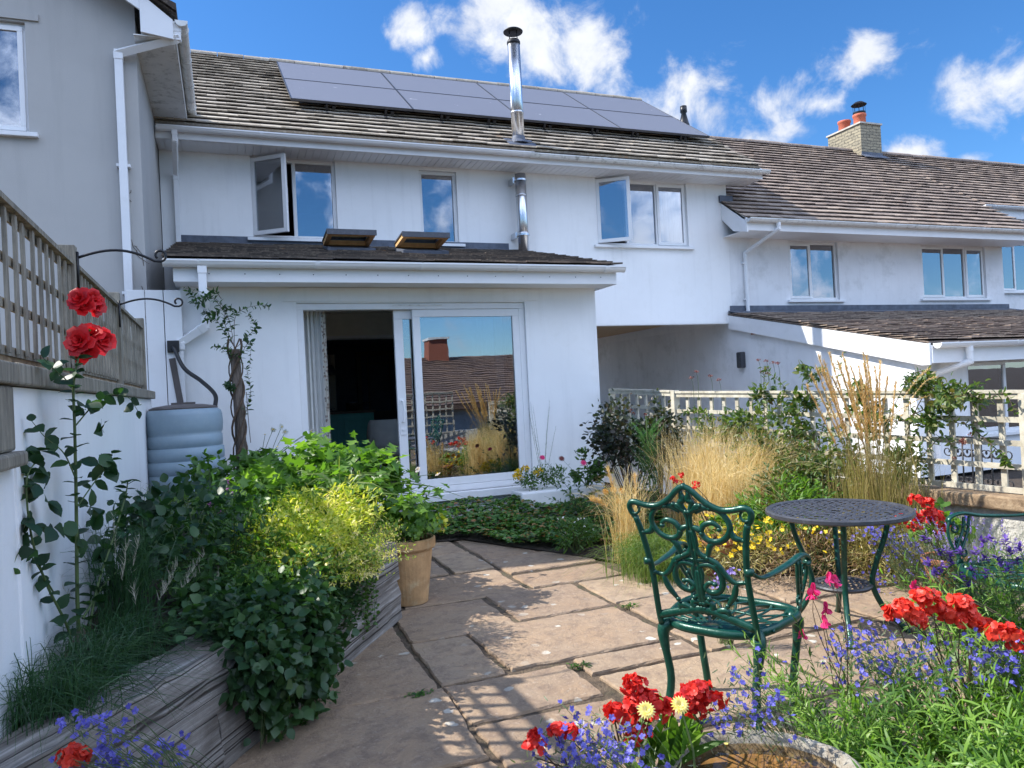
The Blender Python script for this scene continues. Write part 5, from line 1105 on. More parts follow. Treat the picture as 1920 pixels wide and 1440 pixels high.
# ---- shaded ornamental grass tufts in the bed corner
def grass(name, label, base, n, h, spread, mat, w=.005, lean=(0, 0), arch=.35, cat='grass', baser=.05, kind=None, z0=0, k=6, group=None, hv=.35):
    t = plant(name, label, cat, base, group); b = npv(base); B = b+np.concatenate([rng.normal(size=(n, 2))*baser, np.full((n, 1), z0)], 1)
    d = rng.normal(size=(n, 2))*spread+np.array(lean); hh = h*rng.uniform(1-hv, 1.05, n); tip = B+np.concatenate([d*hh[:, None], (hh*np.maximum(.1, 1-.45*np.linalg.norm(d, axis=1)))[:, None]], 1)
    bend = np.concatenate([-d*hh[:, None]*arch*.35+rng.normal(size=(n, 2))*(hh*.035)[:, None], (hh*arch*.55)[:, None]], 1); lb = LB(); lb.blades(B, tip, bend, w, k); lb.build('blades', mat, t); return t, B, tip
for i, (x, y) in enumerate(((-.56, 2.75), (-.50, 3.0), (-.42, 3.3))):
    grass('grass_tuft', ('dark trailing grass tuft in the near corner of the raised bed', 'dark grass tuft between the wall and the near sleeper', 'dark grass tuft at the foot of the tall red rose')[i], (x, y, BZ), 420, .25, .75, 'grass_dark', .0035, (.3, -.2), .8, baser=.07, group='dark grass tufts along the near sleeper')
for i, (x, y) in enumerate(((-.45, 3.6), (-.42, 5.2))):
    t, B, tip = grass('feather_grass', ('shaded feather grass beside the base of the rose', 'feather grass with pale plumes in front of the water butt')[i], (x, y, BZ), 260, .55, .35, 'grass_dark' if i == 0 else 'grass_green', .003, (.15, -.1), .7, baser=.05)
    lb = LB(); kk = rng.integers(0, len(tip), 12)
    for q in kk:
        P = tip[q]; n = 34; ts = rng.random((n, 1)); lb.blades(P+(B[q]-P)*ts*.3, P+(B[q]-P)*ts*.3+rng.normal(size=(n, 3))*.010+[0, 0, .035], [0, 0, 0], .0014, 2)
    lb.build('plumes', 'plume_pale', t)
# ---- trailing ivy-like plant over the sleeper
tv = plant('trailing_ivy', 'dark green trailing ivy spilling over the sleeper onto the paving', 'ivy', (.05, 3.5, BZ)); lb = LB(); m = MB(); S = []
for i in range(150):
    s_ = random.uniform(.12, 1.1); p = S0+D1*s_+N1*random.uniform(.02, .45); p.z = .47; out = -N1*random.uniform(.6, 1.1)+D1*random.uniform(-.3, .3)
    far = random.uniform(.02, .10); drop = random.uniform(.1, .44) if s_ < .85 else random.uniform(.08, .25); e = S0+D1*(s_+random.uniform(-.05, .05))-N1*far
    top = Vector((e.x+N1.x*.03, e.y+N1.y*.03, .52)); S.append(npspline([p, top, Vector((e.x, e.y, .42)), Vector((e.x-N1.x*.03, e.y-N1.y*.03, max(.03, .46-drop)))], 5))
leafstems(lb, m, S, 34, LEAF, .046, .042, ang=1.2, r=.0018, start=.0, rndb=.5, sn=3)
clumpy(lb, (.08, 3.72, .52), (.30, .50, .13), 1500, LEAF, .045, .04, K=22, spread=.5, up=1.2)
for i in range(26):
    s_ = random.uniform(.1, .8); e = S0+D1*s_-N1*random.uniform(.06, .12); P_ = npspline([e+Vector((0, 0, .50)), e+Vector((0, 0, .3)), e+Vector((random.uniform(-.03, .03), random.uniform(-.03, .03), .05))], 8); m.tube([Vector(p) for p in P_], .0016, 4, cap=False)
for s_, zc, rz_, n_ in ((.22, .34, .20, 900), (.48, .30, .24, 1200), (.70, .30, .14, 420), (.35, .14, .14, 600)):
    cc_ = S0+D1*s_-N1*.05; clumpy(lb, (cc_.x, cc_.y, zc), (.17, .17, rz_), n_, LEAF, .046, .042, K=16, spread=.45, up=.4, droop=.5)
m.build('stems', 'stem_green', tv); lb.build('foliage', 'leaf_dark', tv)
# second trailing strand on the far sleeper
tv = plant('trailing_ivy', 'small ivy strand hanging down the face of the far sleeper', 'ivy', (.6, 4.2, BZ)); lb = LB(); m = MB(); S = []
for i in range(16):
    s_ = random.uniform(1.25, 1.5); e = S0+D1*s_-N1*.03; S.append(npspline([S0+D1*s_+N1*.2+Vector((0, 0, .48)), Vector((e.x, e.y, .5)), Vector((e.x, e.y, .36)), Vector((e.x, e.y, random.uniform(.08, .25)))], 5))
leafstems(lb, m, S, 20, LEAF, .036, .033, ang=1.2, r=.0015, start=.05, rndb=.5, sn=3); m.build('stems', 'stem_green', tv); lb.build('foliage', 'leaf_mid', tv)
# ---- yellow-leaved shrub over the far sleeper
yc = at(612, 1050, Z=.72)
yc = Vector((.60, 4.36, .6)); ys = plant('golden_shrub', 'golden yellow small-leaved shrub tumbling over the sleeper, lit by the sun', 'shrub', (yc.x-.15, yc.y+.1, BZ)); lb = LB(); m = MB(); S = []
for i in range(640):
    a = random.uniform(0, 6.28); r_ = random.random()**.85; b = (yc.x-.14+.14*math.cos(a), yc.y+.22*math.sin(a), BZ); d = (math.cos(a)*r_*.9, math.sin(a)*r_*1.5-.25, random.uniform(.7, 1.1))
    S.append(curvestem(b, d, random.uniform(.26, .47), (math.cos(a)*.12+.03, math.sin(a)*.2-.1, -.18)))
leafstems(lb, m, S[::3], 26, SMALL, .026, .012, ang=1.0, r=.0016, start=.3, sn=3); leafstems(lb, m, S[1::3], 22, NARROW, .034, .010, ang=.9, r=.0016, start=.4, sn=3, rndb=.85); leafstems(lb, m, S[2::3], 24, SMALL, .032, .016, ang=1.1, r=.0016, start=.3, sn=3, rndb=.15)
clumpy(lb, (.36, 4.12, .66), (.24, .34, .17), 3000, SMALL, .032, .016, K=34, spread=.45, up=.7)
clumpy(lb, (.52, 4.55, .74), (.26, .30, .15), 2600, NARROW, .032, .011, K=30, spread=.45, up=.7)
m.build('stems', 'stem_brown', ys); lb.build('foliage', 'leaf_yellow', ys)
# feathery green herbs under and left of it
t, cen = shrub('bedding_plant', 'low mixed green foliage spilling towards the sleeper below the golden shrub', 'plant', (.26, 3.98, BZ), (.26, .36, .14), .18, 2600, NARROW, .040, .014, 'leaf_bright', K=30, spread=.5)
t, cen = shrub('astrantia', 'dark feathery green herb in the shade behind the sleeper', 'plant', (.02, 4.3, BZ), (.40, .55, .26), .20, 2600, SMALL, .040, .011, 'leaf_mid', K=30, spread=.5)
t, cen = shrub('geranium_foliage', 'lobed green cranesbill leaves in the middle of the raised bed', 'plant', (.15, 4.9, BZ), (.42, .50, .24), .22, 900, LOBED, .055, .05, 'leaf_mid', K=24, spread=.5, up=1)
# ---- big lobed-leaved anemones
def anemone(label, base, rad, n, L, tips, mat='leaf_bright', hz=.42, group='Japanese anemones across the far end of the raised bed'):
    t = plant('anemone', label, 'anemone', base, group); lb = LB(); c = (base[0], base[1], base[2]+hz); cen = clumpy(lb, c, rad, n, LOBED, L, L*.95, K=26, spread=.45, up=1.1, droop=.25); lb.build('foliage', mat, t)
    stems_to(t, base, cen, 'stem_green', .004); m = MB(); fl = LB(); ct = LB()
    for (px, py, Yp) in tips:
        p = npv(at(px, py, Y=Yp)); b = np.array(base)+[random.uniform(-.12, .12), random.uniform(-.1, .1), .3]; q = [Vector(b), Vector((b+p)/2+[0, 0, .05]), Vector(p)]; m.tube(spline(q, 4), .0022, 4, cap=False)
        flower5(fl, [p], .026, np.array([.1, -1, .25]), 6); ct.inst(SMALL, [p+[0, -.008, .002]]*4, rng.normal(size=(4, 3)), [0, -1, 0], .009, .009)
    if tips: m.build('flower_stems', 'stem_green', t); fl.build('flowers', 'petal_white', t); ct.build('flower_centres', 'petal_yellow', t)
    return t
anemone('anemone clump with white flowers at the left, in front of the timber post', (.22, 6.7, BZ), (.36, .32, .20), 560, .10, [(497, 815, 6.7), (512, 805, 6.7), (535, 810, 6.6), (528, 800, 6.7), (575, 812, 6.7), (583, 808, 6.8), (575, 838, 6.5), (545, 835, 6.6), (520, 838, 6.6)], 'leaf_mid', .34)
anemone('bright anemone clump below the open patio doorway', (.52, 5.8, BZ), (.36, .42, .25), 700, .10, [(640, 845, 5.9), (655, 878, 5.7), (648, 868, 5.7)])
anemone('anemone clump with two white flowers leaning over the corner of the bed', (.82, 5.25, BZ), (.30, .34, .24), 480, .085, [(783, 880, 5.6), (820, 888, 5.6), (715, 900, 5.5), (765, 905, 5.5)])
anemone('low anemone foliage on the sunny side of the raised bed', (.30, 5.35, BZ), (.36, .34, .20), 520, .085, [], 'leaf_bright', .34)
# strappy plant
t, B, tip = grass('daylily', 'strappy pale green daylily in the sunny corner of the raised bed', (.70, 5.0, BZ), 70, .52, .8, 'grass_green', .020, (.1, -.15), .75, cat='plant', baser=.03, z0=.12)
# verbena heads
t = plant('verbena', 'purple verbena heads on thin stems in the middle of the raised bed', 'verbena', (.05, 5.3, BZ)); m = MB(); fl = LB()
for px, py in ((395, 945), (430, 918), (432, 925), (390, 940), (412, 960), (425, 905), (545, 985), (597, 1100), (600, 1085)):
    p = npv(at(px, py, Y=4.9 if py < 1000 else 4.2)); m.tube(spline([Vector((.05+random.uniform(-.1, .1), 5.1, BZ+.1)), Vector(p)+Vector((0, .05, -.12)), Vector(p)], 4), .002, 4, cap=False); blob_petals(fl, p, .016, 40, .010, .008)
m.build('stems', 'stem_green', t); fl.build('flowers', 'petal_mauve', t)
# ---- terracotta pot with a leafy plant at the bed corner
pp = (1.12, 5.08, 0); pot(*pp, .185, .44, 'old_terracotta', 'tall weathered ochre terracotta pot at the corner of the sleeper bed')
t = plant('nasturtium', 'leafy green nasturtium spilling out of the ochre terracotta pot', 'plant', (1.12, 5.08, .42)); lb = LB(); m = MB(); S = []
for i in range(46):
    a = random.uniform(0, 6.28); S.append(curvestem((1.12+.08*math.cos(a), 5.08+.08*math.sin(a), .42), (math.cos(a)*.6, math.sin(a)*.6-.1, random.uniform(.6, 1.2)), random.uniform(.16, .34), (math.cos(a)*.16, math.sin(a)*.16, -.28)))
clumpy(lb, (1.14, 5.06, .62), (.24, .22, .16), 220, LOBED, .075, .068, K=14, spread=.5, up=1, droop=.4)
leafstems(lb, m, S, 9, LOBED, .075, .066, ang=1.1, r=.0025, start=.35, sn=4); m.build('stems', 'stem_green', t); lb.build('foliage', 'leaf_bright', t)
lb = LB(); blob_petals(lb, npv(at(825, 985, Y=4.95)), .05, 30, .045, .035); lb.build('yellowed_leaves', 'petal_lemon', t) if False else lb.build('yellowed_leaves', 'leaf_yellow', t)
# ---- timber post with climber
pb = at(452, 850, Y=7.72); tpx = at(440, 655, Y=7.72)
tag(MB().tube([Vector((pb.x, 7.72, BZ)), Vector(((pb.x+tpx.x)/2+.01, 7.72, 1.3)), Vector((tpx.x, 7.72, tpx.z))], [.052, .05, .045], 10).build('timber_post', 'bark', smooth=True), 'rough old timber post with a climber twisted round it, in front of the white extension', 'post')
t = plant('climbing_shrub', 'thin dark-leaved climber sprawling from the top of the timber post', 'climber', (pb.x, 7.7, BZ)); lb = LB(); m = MB()
for k in range(4):
    P = [Vector((pb.x+(tpx.x-pb.x)*t_+.065*math.cos(t_*13+k*1.7), 7.72+.065*math.sin(t_*13+k*1.7), BZ+(tpx.z+.1-BZ)*t_)) for t_ in np.linspace(0, 1, 26)]; m.tube(P, [.011-.004*(k % 2)]*26, 6)
def cp(px, py, dy=0): return npv(at(px, py, Y=7.68+dy))
tops = [[(440, 660), (432, 610), (415, 570), (380, 548), (345, 540)], [(440, 660), (440, 600), (455, 580), (490, 572), (505, 575)], [(430, 600), (400, 560), (370, 560), (350, 545)], [(445, 680), (425, 655), (400, 650)],
        [(445, 650), (470, 625), (480, 610), (465, 590)], [(435, 640), (420, 600), (430, 575), (440, 590)], [(440, 700), (455, 660), (470, 640), (468, 690)], [(420, 575), (395, 590), (380, 585)], [(415, 560), (400, 545), (375, 570), (360, 565)],
        [(438, 730), (425, 720)], [(455, 790), (470, 740), (462, 690)], [(440, 650), (425, 630), (405, 600), (385, 600)]]
S = [npspline([cp(*p, random.uniform(-.08, .04)) for p in q], 5) for q in tops]
leafstems(lb, m, S, 30, LEAF, .070, .042, ang=1.1, r=.003, start=.15, rndb=.4, sn=4)
m.tube(spline([Vector(cp(462, 735)), Vector(cp(466, 790)), Vector(cp(470, 830))], 4), .003, 4); m.build('stems', 'stem_brown', t, smooth=True); lb.build('foliage', 'leaf_dark', t)

# ================================================================ BED IN FRONT OF THE DOOR
lb = LB(); n = 5200; XY = np.stack([rng.uniform(1.0, 4.2, n), rng.uniform(5.9, 8.0, n)], 1)
edge = 7.15-.25*np.sin(XY[:, 0]*2.2)*0; lim = np.where(XY[:, 0] < 2.0, 6.95, 6.95-(XY[:, 0]-2.0)*1.75); ok = XY[:, 1] > np.maximum(lim, 5.6)+rng.normal(size=n)*.05; XY = XY[ok]; n = len(XY)
hh = .07+.13*np.clip((XY[:, 1]-6.6)/1.4, 0, 1)+.06*np.sin(XY[:, 0]*7)*np.sin(XY[:, 1]*6); P = np.column_stack([XY, .02+hh*rng.random(n)**.5+.02]); A = rng.random(n)*6.28
for k in range(3):
    a = A+k*.9-.9; lb.inst(LEAF, P, np.column_stack([np.cos(a), np.sin(a), rng.uniform(-.2, .35, n)]), np.column_stack([rng.normal(size=(n, 2))*.35, np.ones(n)]), .055*rng.uniform(.7, 1.2, n), .045, np.clip(rng.random(n)**1.6, 0, 1))
tag(lb.build('strawberry_leaves', 'leaf_strawberry'), 'low green strawberry ground cover in front of the patio door', 'ground cover', kind='stuff')
# marigolds
def marigold(label, pxs, Yp, base, mat='petal_yellow', n=3):
    t = plant('marigold', label, 'flower', base); cen = []; lb = LB(); clumpy(lb, (base[0], base[1], base[2]+.12), (.17, .12, .12), 420, NARROW, .04, .012, K=12, spread=.5); lb.build('foliage', 'leaf_mid', t)
    for px, py in pxs:
        p = npv(at(px, py, Y=Yp)); fl = LB(); blob_petals(fl, p, .036, 60, .022, .018, .8); fl.build('bloom', mat, t)
    stems_to(t, base, [at(px, py+4, Y=Yp) for px, py in pxs], 'stem_green', .003); return t
marigold('yellow marigolds at the left end of the white trough', ((972, 885), (985, 878), (975, 895), (968, 893)), 7.7, (3.15, 7.7, .30)); marigold('yellow marigold in the middle of the white trough', ((1006, 888), (1012, 883)), 7.7, (3.42, 7.7, .30))
t, cen = shrub('trough_plant', 'green leafy plant at the right end of the white trough', 'plant', (3.75, 7.6, .28), (.2, .15, .2), .18, 500, LEAF, .05, .028, 'leaf_mid', K=12)
def stemmed(name, label, cat, base, tips, Yp, lmat, nl, L, W, head, r=.003, tpl=LEAF, bendx=0):
    t = plant(name, label, cat, base); lb = LB(); m = MB(); S = []
    for px, py in tips:
        p = npv(at(px, py, Y=Yp)); S.append(npspline([Vector(base), Vector((npv(base)+p)/2+[bendx, 0, .03]), Vector(p)], 4))
    leafstems(lb, m, S, nl, tpl, L, W, ang=1.0, r=r, start=.05, end=.85, sn=5); m.build('stems', 'stem_green', t); lb.build('foliage', lmat, t)
    for s_ in S: head(t, s_[-1])
    return t
def zin(mat):
    def f(t, p):
        lb = LB(); daisy(lb, p, (-.1, -.8, .6), .036, 14, 3); lb.build('bloom', mat, t)
    return f
stemmed('zinnia', 'pink zinnia standing over the trough beside the door frame', 'flower', (3.62, 7.5, .1), ((1017, 858),), 7.4, 'leaf_mid', 16, .075, .035, zin('petal_pink'))
stemmed('zinnia', 'dark faded zinnia on a bare stem against the white wall', 'flower', (3.72, 7.0, .05), ((1053, 860),), 6.9, 'leaf_mid', 5, .06, .03, zin('petal_rust'))
stemmed('zinnia', 'second pink zinnia in front of the dark rose shrub', 'flower', (3.75, 6.7, .05), ((1094, 868),), 6.6, 'leaf_mid', 18, .07, .03, zin('petal_pink'))
stemmed('zinnia_foliage', 'leafy zinnia plant not yet in flower right of the trough', 'plant', (3.4, 6.8, .05), ((1040, 905), (1060, 920), (1075, 900), (1020, 930), (1050, 940)), 6.7, 'leaf_mid', 26, .07, .03, lambda t, p: None)
t = plant('dry_herb', 'wispy dry herb against the right-hand door frame', 'plant', (3.35, 7.8, .1)); lb = LB(); m = MB(); S = [curvestem((3.35, 7.85, .3), (random.uniform(-.25, .25), 0, 1), random.uniform(.7, 1.05), (random.uniform(-.1, .1), 0, 0)) for i in range(7)]
leafstems(lb, m, S, 40, NARROW, .035, .003, ang=.8, r=.0025, start=.2, sn=3); m.build('stems', 'stem_green', t); lb.build('foliage', 'leaf_grey', t)
# dark rose shrub at the corner, fennel
t, cen = shrub('rose_bush', 'dark purplish rose shrub at the corner of the white extension', 'rose', (3.95, 6.9, 0), (.38, .40, .42), .82, 1500, LEAF, .055, .038, 'leaf_purple', K=30, spread=.42, stem='stem_brown', sr=.006)
rose_side = LB(); clumpy(rose_side, (3.72, 6.7, .98), (.22, .15, .2), 200, LEAF, .05, .04, K=8, spread=.4); rose_side.build('foliage', 'leaf_purple', t)
t, cen = shrub('rose_bush', 'dark low rose shrub under the shaded trellis panel', 'rose', (4.2, 6.8, 0), (.25, .30, .40), .75, 620, LEAF, .05, .036, 'leaf_purple', K=18, spread=.42, stem='stem_brown')
for px, py in ((1183, 770), (1210, 778), (1188, 776)):
    lb = LB(); blob_petals(lb, npv(at(px, py, Y=6.9)), .014, 24, .014, .010); lb.build('rose_hip', 'petal_rust', t)
fb_ = at(1215, 850, Y=6.35); t = plant('fennel', 'bright green feathery fennel in front of the dark rose shrub', 'herb', (fb_.x, 6.35, 0)); lb = LB(); m = MB(); S = []
for i in range(150): a = random.uniform(0, 6.28); S.append(curvestem((fb_.x+.03*math.cos(a), 6.35+.03*math.sin(a), random.uniform(.2, .95)), (math.cos(a)*.5, math.sin(a)*.5, .8), random.uniform(.10, .24), (math.cos(a)*.2, math.sin(a)*.2, 0)))
leafstems(lb, m, S, 40, NARROW, .030, .0028, ang=.8, r=.0018, start=.1, sn=3); m.tube([(fb_.x, 6.35, 0), (fb_.x, 6.35, 1.1)], .008, 6); m.build('stems', 'stem_green', t); lb.build('foliage', 'leaf_fern', t)
# ---- straw coloured feather grasses
def feather(label, base, n, h, spread, lean, mat='grass_straw', group='straw-coloured feather grasses', w=.0028, arch=.7, baser=.07, base_green=True):
    t, B, tip = grass('feather_grass', label, base, n, h, spread, mat, w, lean, arch, cat='grass', baser=baser, group=group, k=7)
    if base_green:
        lb = LB(); m_ = n//2; b = npv(base); BB = b+np.concatenate([rng.normal(size=(m_, 2))*baser*1.1, np.zeros((m_, 1))], 1); d = rng.normal(size=(m_, 2))*spread*1.1; hh = h*.5*rng.uniform(.5, 1, m_)
        lb.blades(BB, BB+np.concatenate([d*hh[:, None], hh[:, None]*.9], 1), [0, 0, .04], .003, 5); lb.build('green_blades', 'grass_olive', t)
    return t
g1 = at(1290, 985, Z=.0)
feather('tall straw feather grass, the upright largest clump behind the red potted geranium', (4.05, 5.75, 0), 1500, 1.12, .20, (.02, 0), arch=.25, baser=.14)
feather('broad straw feather grass leaning right beneath the trellis', (4.25, 5.35, 0), 1500, 1.05, .24, (.28, -.15), arch=.5, baser=.12)
feather('drooping straw feather grass spilling towards the paving behind the chair', (3.75, 5.1, 0), 650, .78, .34, (.05, -.20), arch=.9, baser=.09)
feather('feather grass with curved plumes at the edge of the paving', (2.95, 5.25, 0), 300, .75, .30, (-.08, 0), arch=.6, baser=.06)
t, B, tip = grass('sedge', 'low blue-green sedge clump spilling onto the flagstones', (2.92, 4.78, 0), 1300, .34, .75, 'grass_green', .0035, (-.05, -.25), .9, baser=.13)
# plume heads on the edge grass
t = plant('plume_grass', 'three pale fluffy plumes arching above the edge of the paving', 'grass', (2.9, 5.4, 0)); m = MB(); lb = LB()
for q in ([(1180, 1010), (1165, 960), (1150, 920), (1140, 885)], [(1170, 1000), (1150, 960), (1125, 945), (1108, 940)], [(1190, 1010), (1190, 960), (1192, 920), (1190, 895)]):
    P = npspline([at(px, py, Y=5.35) for px, py in q], 6); m.tube([Vector(p) for p in P], .002, 4, cap=False); k = 260; ii = rng.integers(len(P)//2, len(P), k)
    lb.blades(P[ii], P[ii]+rng.normal(size=(k, 3))*.016+[0, 0, .04], [0, 0, .004], .0022, 3)
m.build('stems', 'stem_dry', t); lb.build('plumes', 'plume', t)
# gaura and small edge plants
t, cen = shrub('edge_plant', 'small leafy plant with tiny pale flowers at the edge of the paving', 'plant', (2.72, 5.75, 0), (.18, .2, .16), .16, 700, NARROW, .045, .012, 'leaf_mid', K=14)
lb = LB(); flower5(lb, cen+[0, 0, .06], .012); lb.build('flowers', 'petal_white', t)
# rudbeckia
stemmed('coreopsis', 'few orange-yellow coreopsis flowers left of the chair back', 'flower', (2.9, 5.9, 0), ((1135, 922), (1150, 918), (1165, 920), (1160, 940)), 5.8, 'leaf_mid', 12, .05, .01, zin('petal_orange'), tpl=NARROW)
# ---- coreopsis mat with many yellow flowers
def mat_plant(name, label, cat, c, rad, n, lmat, L, W, fmat, fn, fs, tpl=NARROW, fz=.05, K=30, clump=1):
    t = plant(name, label, cat, (c[0], c[1], 0)); lb = LB(); cen = clumpy(lb, (c[0], c[1], c[2]), rad, n, tpl, L, W, K=K, spread=.5, up=.9); lb.build('foliage', lmat, t)
    stems_to(t, (c[0], c[1], 0), cen[:20], 'stem_green', .003)
    if fmat:
        fl = LB(); k = rng.integers(0, K, fn); p = cen[k]+rng.normal(size=(fn, 3))*np.array(rad)*.25*clump; p[:, 2] = np.maximum(p[:, 2], c[2])+fz*rng.random(fn)+rad[2]*.35; flower5(fl, p, fs); fl.build('flowers', fmat, t)
    return t
mat_plant('coreopsis', 'mound of bright yellow daisies behind the green chair', 'flower', (3.45, 4.45, .17), (.45, .35, .18), 2600, 'grass_olive', .05, .006, 'petal_yellow', 150, .019, K=26)
mat_plant('coreopsis', 'smaller mound of yellow daisies below the table top', 'flower', (3.85, 4.15, .15), (.45, .38, .18), 2400, 'leaf_dry', .05, .006, 'petal_yellow', 60, .017, K=20)
mat_plant('dry_herb', 'brownish dry herb mound behind the table legs', 'plant', (4.25, 3.95, .18), (.38, .35, .22), 2200, 'grass_olive', .05, .006, 'petal_lilac', 40, .012)
# green shrubs in the middle of the border
t, cen = shrub('hebe', 'rounded bright green shrub between the feather grass and the trellis', 'shrub', (4.4, 4.85, 0), (.44, .42, .34), .40, 2600, LEAF, .048, .018, 'leaf_climber', K=34, spread=.4)
t, cen = shrub('sedum', 'lush narrow-leaved green plant just behind the table top', 'plant', (3.95, 4.6, 0), (.34, .32, .28), .32, 1800, LEAF, .055, .018, 'leaf_bright', K=26, spread=.4)
t, cen = shrub('euphorbia', 'mixed green and reddish foliage low against the trellis', 'plant', (4.55, 5.4, 0), (.35, .45, .34), .55, 1500, LEAF, .05, .022, 'leaf_climber', K=26, spread=.42)
# ---- tall upright reed grass
rg = (4.35, 4.1, 0); t, B, tip = grass('reed_grass', 'tall upright reed grass with golden feathery plumes in front of the trellis', rg, 900, 1.05, .10, 'grass_olive', .0035, (0, 0), .2, baser=.13, k=6)
m = MB(); lb = LB()
for px, py in ((1530, 700), (1545, 690), (1520, 715), (1560, 720), (1570, 690), (1575, 700), (1590, 730), (1535, 680), (1585, 690), (1600, 740), (1620, 690), (1615, 720), (1625, 680), (1630, 710), (1640, 700), (1650, 690), (1555, 675), (1665, 720), (1680, 730), (1512, 735), (1610, 700), (1622, 735), (1580, 675), (1645, 725), (1595, 700), (1540, 705), (1550, 712), (1618, 672)):
    Yp = 4.1+random.uniform(-.15, .15); tp = npv(at(px, py-12, Y=Yp)); b = npv(rg)+[random.uniform(-.1, .1), random.uniform(-.1, .1), .3]; P = npspline([b, b*.5+tp*.5+[random.uniform(-.02, .02), 0, .03], tp], 8); m.tube([Vector(p) for p in P], .0018, 4, cap=False)
    k = 300; ff = rng.uniform(.55, 1.0, k); idx = ff*(len(P)-1); i0 = np.minimum(idx.astype(int), len(P)-2); f = (idx-i0)[:, None]; pp_ = P[i0]*(1-f)+P[i0+1]*f
    lb.blades(pp_, pp_+rng.normal(size=(k, 3))*[.009, .009, .004]+[0, 0, .026], [0, 0, 0], .005, 2)
m.build('flower_stems', 'stem_dry', t); lb.build('plumes', 'plume', t)
# two stray plumes leaning right over the trellis
t = plant('reed_grass', 'stray golden grass plume leaning right across the top of the trellis', 'grass', (4.6, 3.9, 0)); m = MB(); lb = LB()
for q in ([(1600, 860), (1660, 790), (1720, 750), (1775, 733)], [(1640, 830), (1685, 760), (1720, 710), (1745, 690)], [(1650, 850), (1690, 780), (1730, 720), (1760, 705)]):
    P = npspline([at(px, py, Y=3.95) for px, py in q], 8); P0_ = np.vstack([[4.5, 3.95, .5], P]); m.tube([Vector(p) for p in P0_], .002, 4, cap=False); k = 260; ii = rng.integers(len(P)//3, len(P)-1, k); lb.blades(P[ii], P[ii+1]*.4+P[ii]*.6+rng.normal(size=(k, 3))*.008, [0, 0, 0], .0028, 2)
m.build('stems', 'stem_dry', t); lb.build('plumes', 'plume', t)
# ---- climber through the trellis
def climber(label, strands, per, L, W, mat, extra=(), fl=None):
    base = at(*strands[0][0][:2], Y=strands[0][0][2]); t = plant('climber', label, 'climber', tuple(base)); lb = LB(); m = MB(); S = []
    for s_ in strands: S.append(npspline([npv(at(px, py, Y=Y_))+rng.normal(size=3)*.012 for px, py, Y_ in s_], 6))
    leafstems(lb, m, S, per, LEAF, L, W, ang=1.15, r=.0045, start=.0, rndb=.45, sn=5, tipscale=.85)
    for (px, py, Y_, rx, rz, n) in extra: clumpy(lb, at(px, py, Y=Y_), (rx, rx*.5, rz), n, LEAF, L, W, K=10, spread=.5)
    m.build('stems', 'stem_brown', t, smooth=True); lb.build('foliage', mat, t)
    if fl:
        f = LB()
        for px, py, Y_, r_ in fl: blob_petals(f, npv(at(px, py, Y=Y_)), r_, 40, r_*.9, r_*.6)
        f.build('flowers', 'petal_rust', t)
    return t
def trY(px):            # depth of the right trellis line at a photo column
    d = ray(px, 780); p, q = Vector(J1), Vector(J3); e = q-p; k = (p.x*d.y-p.y*d.x)/(e.y*d.x-e.x*d.y); return (p+e*k).y-.02
def tl(pts, off=0): return [(x, y, trY(x)+off) for x, y in pts]
climber('leafy climber on the left half of the lattice with rusty seed heads', [tl(q, -.06) for q in ([(1420, 900), (1430, 820), (1428, 760), (1432, 710), (1440, 690)], [(1430, 830), (1400, 790), (1350, 780), (1290, 790)], [(1428, 800), (1460, 760), (1470, 720), (1430, 690)], [(1480, 900), (1490, 820), (1510, 740), (1512, 690)],
        [(1500, 880), (1470, 840), (1430, 820), (1380, 830)], [(1520, 900), (1540, 800), (1560, 730), (1580, 660)], [(1440, 860), (1400, 830), (1340, 820)], [(1510, 800), (1480, 770), (1460, 740)], [(1600, 900), (1560, 840), (1540, 790)], [(1340, 800), (1310, 770), (1280, 775)])],
        44, .056, .030, 'leaf_climber', [(1520, 700, trY(1520)-.05, .10, .10, 90), (1620, 760, trY(1620)-.05, .14, .14, 150), (1400, 800, trY(1400)-.1, .28, .16, 360), (1480, 820, trY(1480)-.1, .3, .25, 560), (1350, 810, trY(1350)-.1, .25, .15, 260), (1430, 740, trY(1430)-.05, .12, .1, 110), (1500, 760, trY(1500)-.05, .16, .12, 150), (1570, 860, trY(1570)-.1, .2, .2, 240)], None)
climber('leafy climber on the right half of the lattice with brown faded blooms', [tl(q, -.06) for q in ([(1690, 920), (1700, 840), (1705, 760), (1700, 700)], [(1700, 800), (1740, 740), (1790, 720), (1840, 745)], [(1710, 780), (1760, 760), (1800, 790), (1850, 800)], [(1650, 900), (1660, 800), (1690, 740), (1715, 700)],
        [(1700, 720), (1735, 700), (1770, 725), (1810, 730)], [(1690, 880), (1730, 850), (1770, 820), (1790, 840)], [(1800, 730), (1840, 745), (1880, 740), (1915, 770)], [(1720, 800), (1700, 850), (1680, 880)], [(1660, 790), (1700, 790), (1740, 780), (1760, 740)], [(1820, 800), (1870, 850), (1885, 870)], [(1620, 900), (1610, 800), (1640, 740)])],
        38, .052, .027, 'leaf_climber', [(1720, 720, trY(1720)-.05, .16, .09, 230), (1800, 745, trY(1800)-.05, .20, .10, 260), (1700, 880, trY(1700)-.1, .16, .16, 260), (1750, 790, trY(1750)-.05, .14, .10, 150), (1640, 800, trY(1640)-.05, .14, .16, 180)], [(1805, 830, trY(1805)-.05, .022), (1790, 860, trY(1790)-.05, .012), (1820, 815, trY(1820)-.05, .013)])
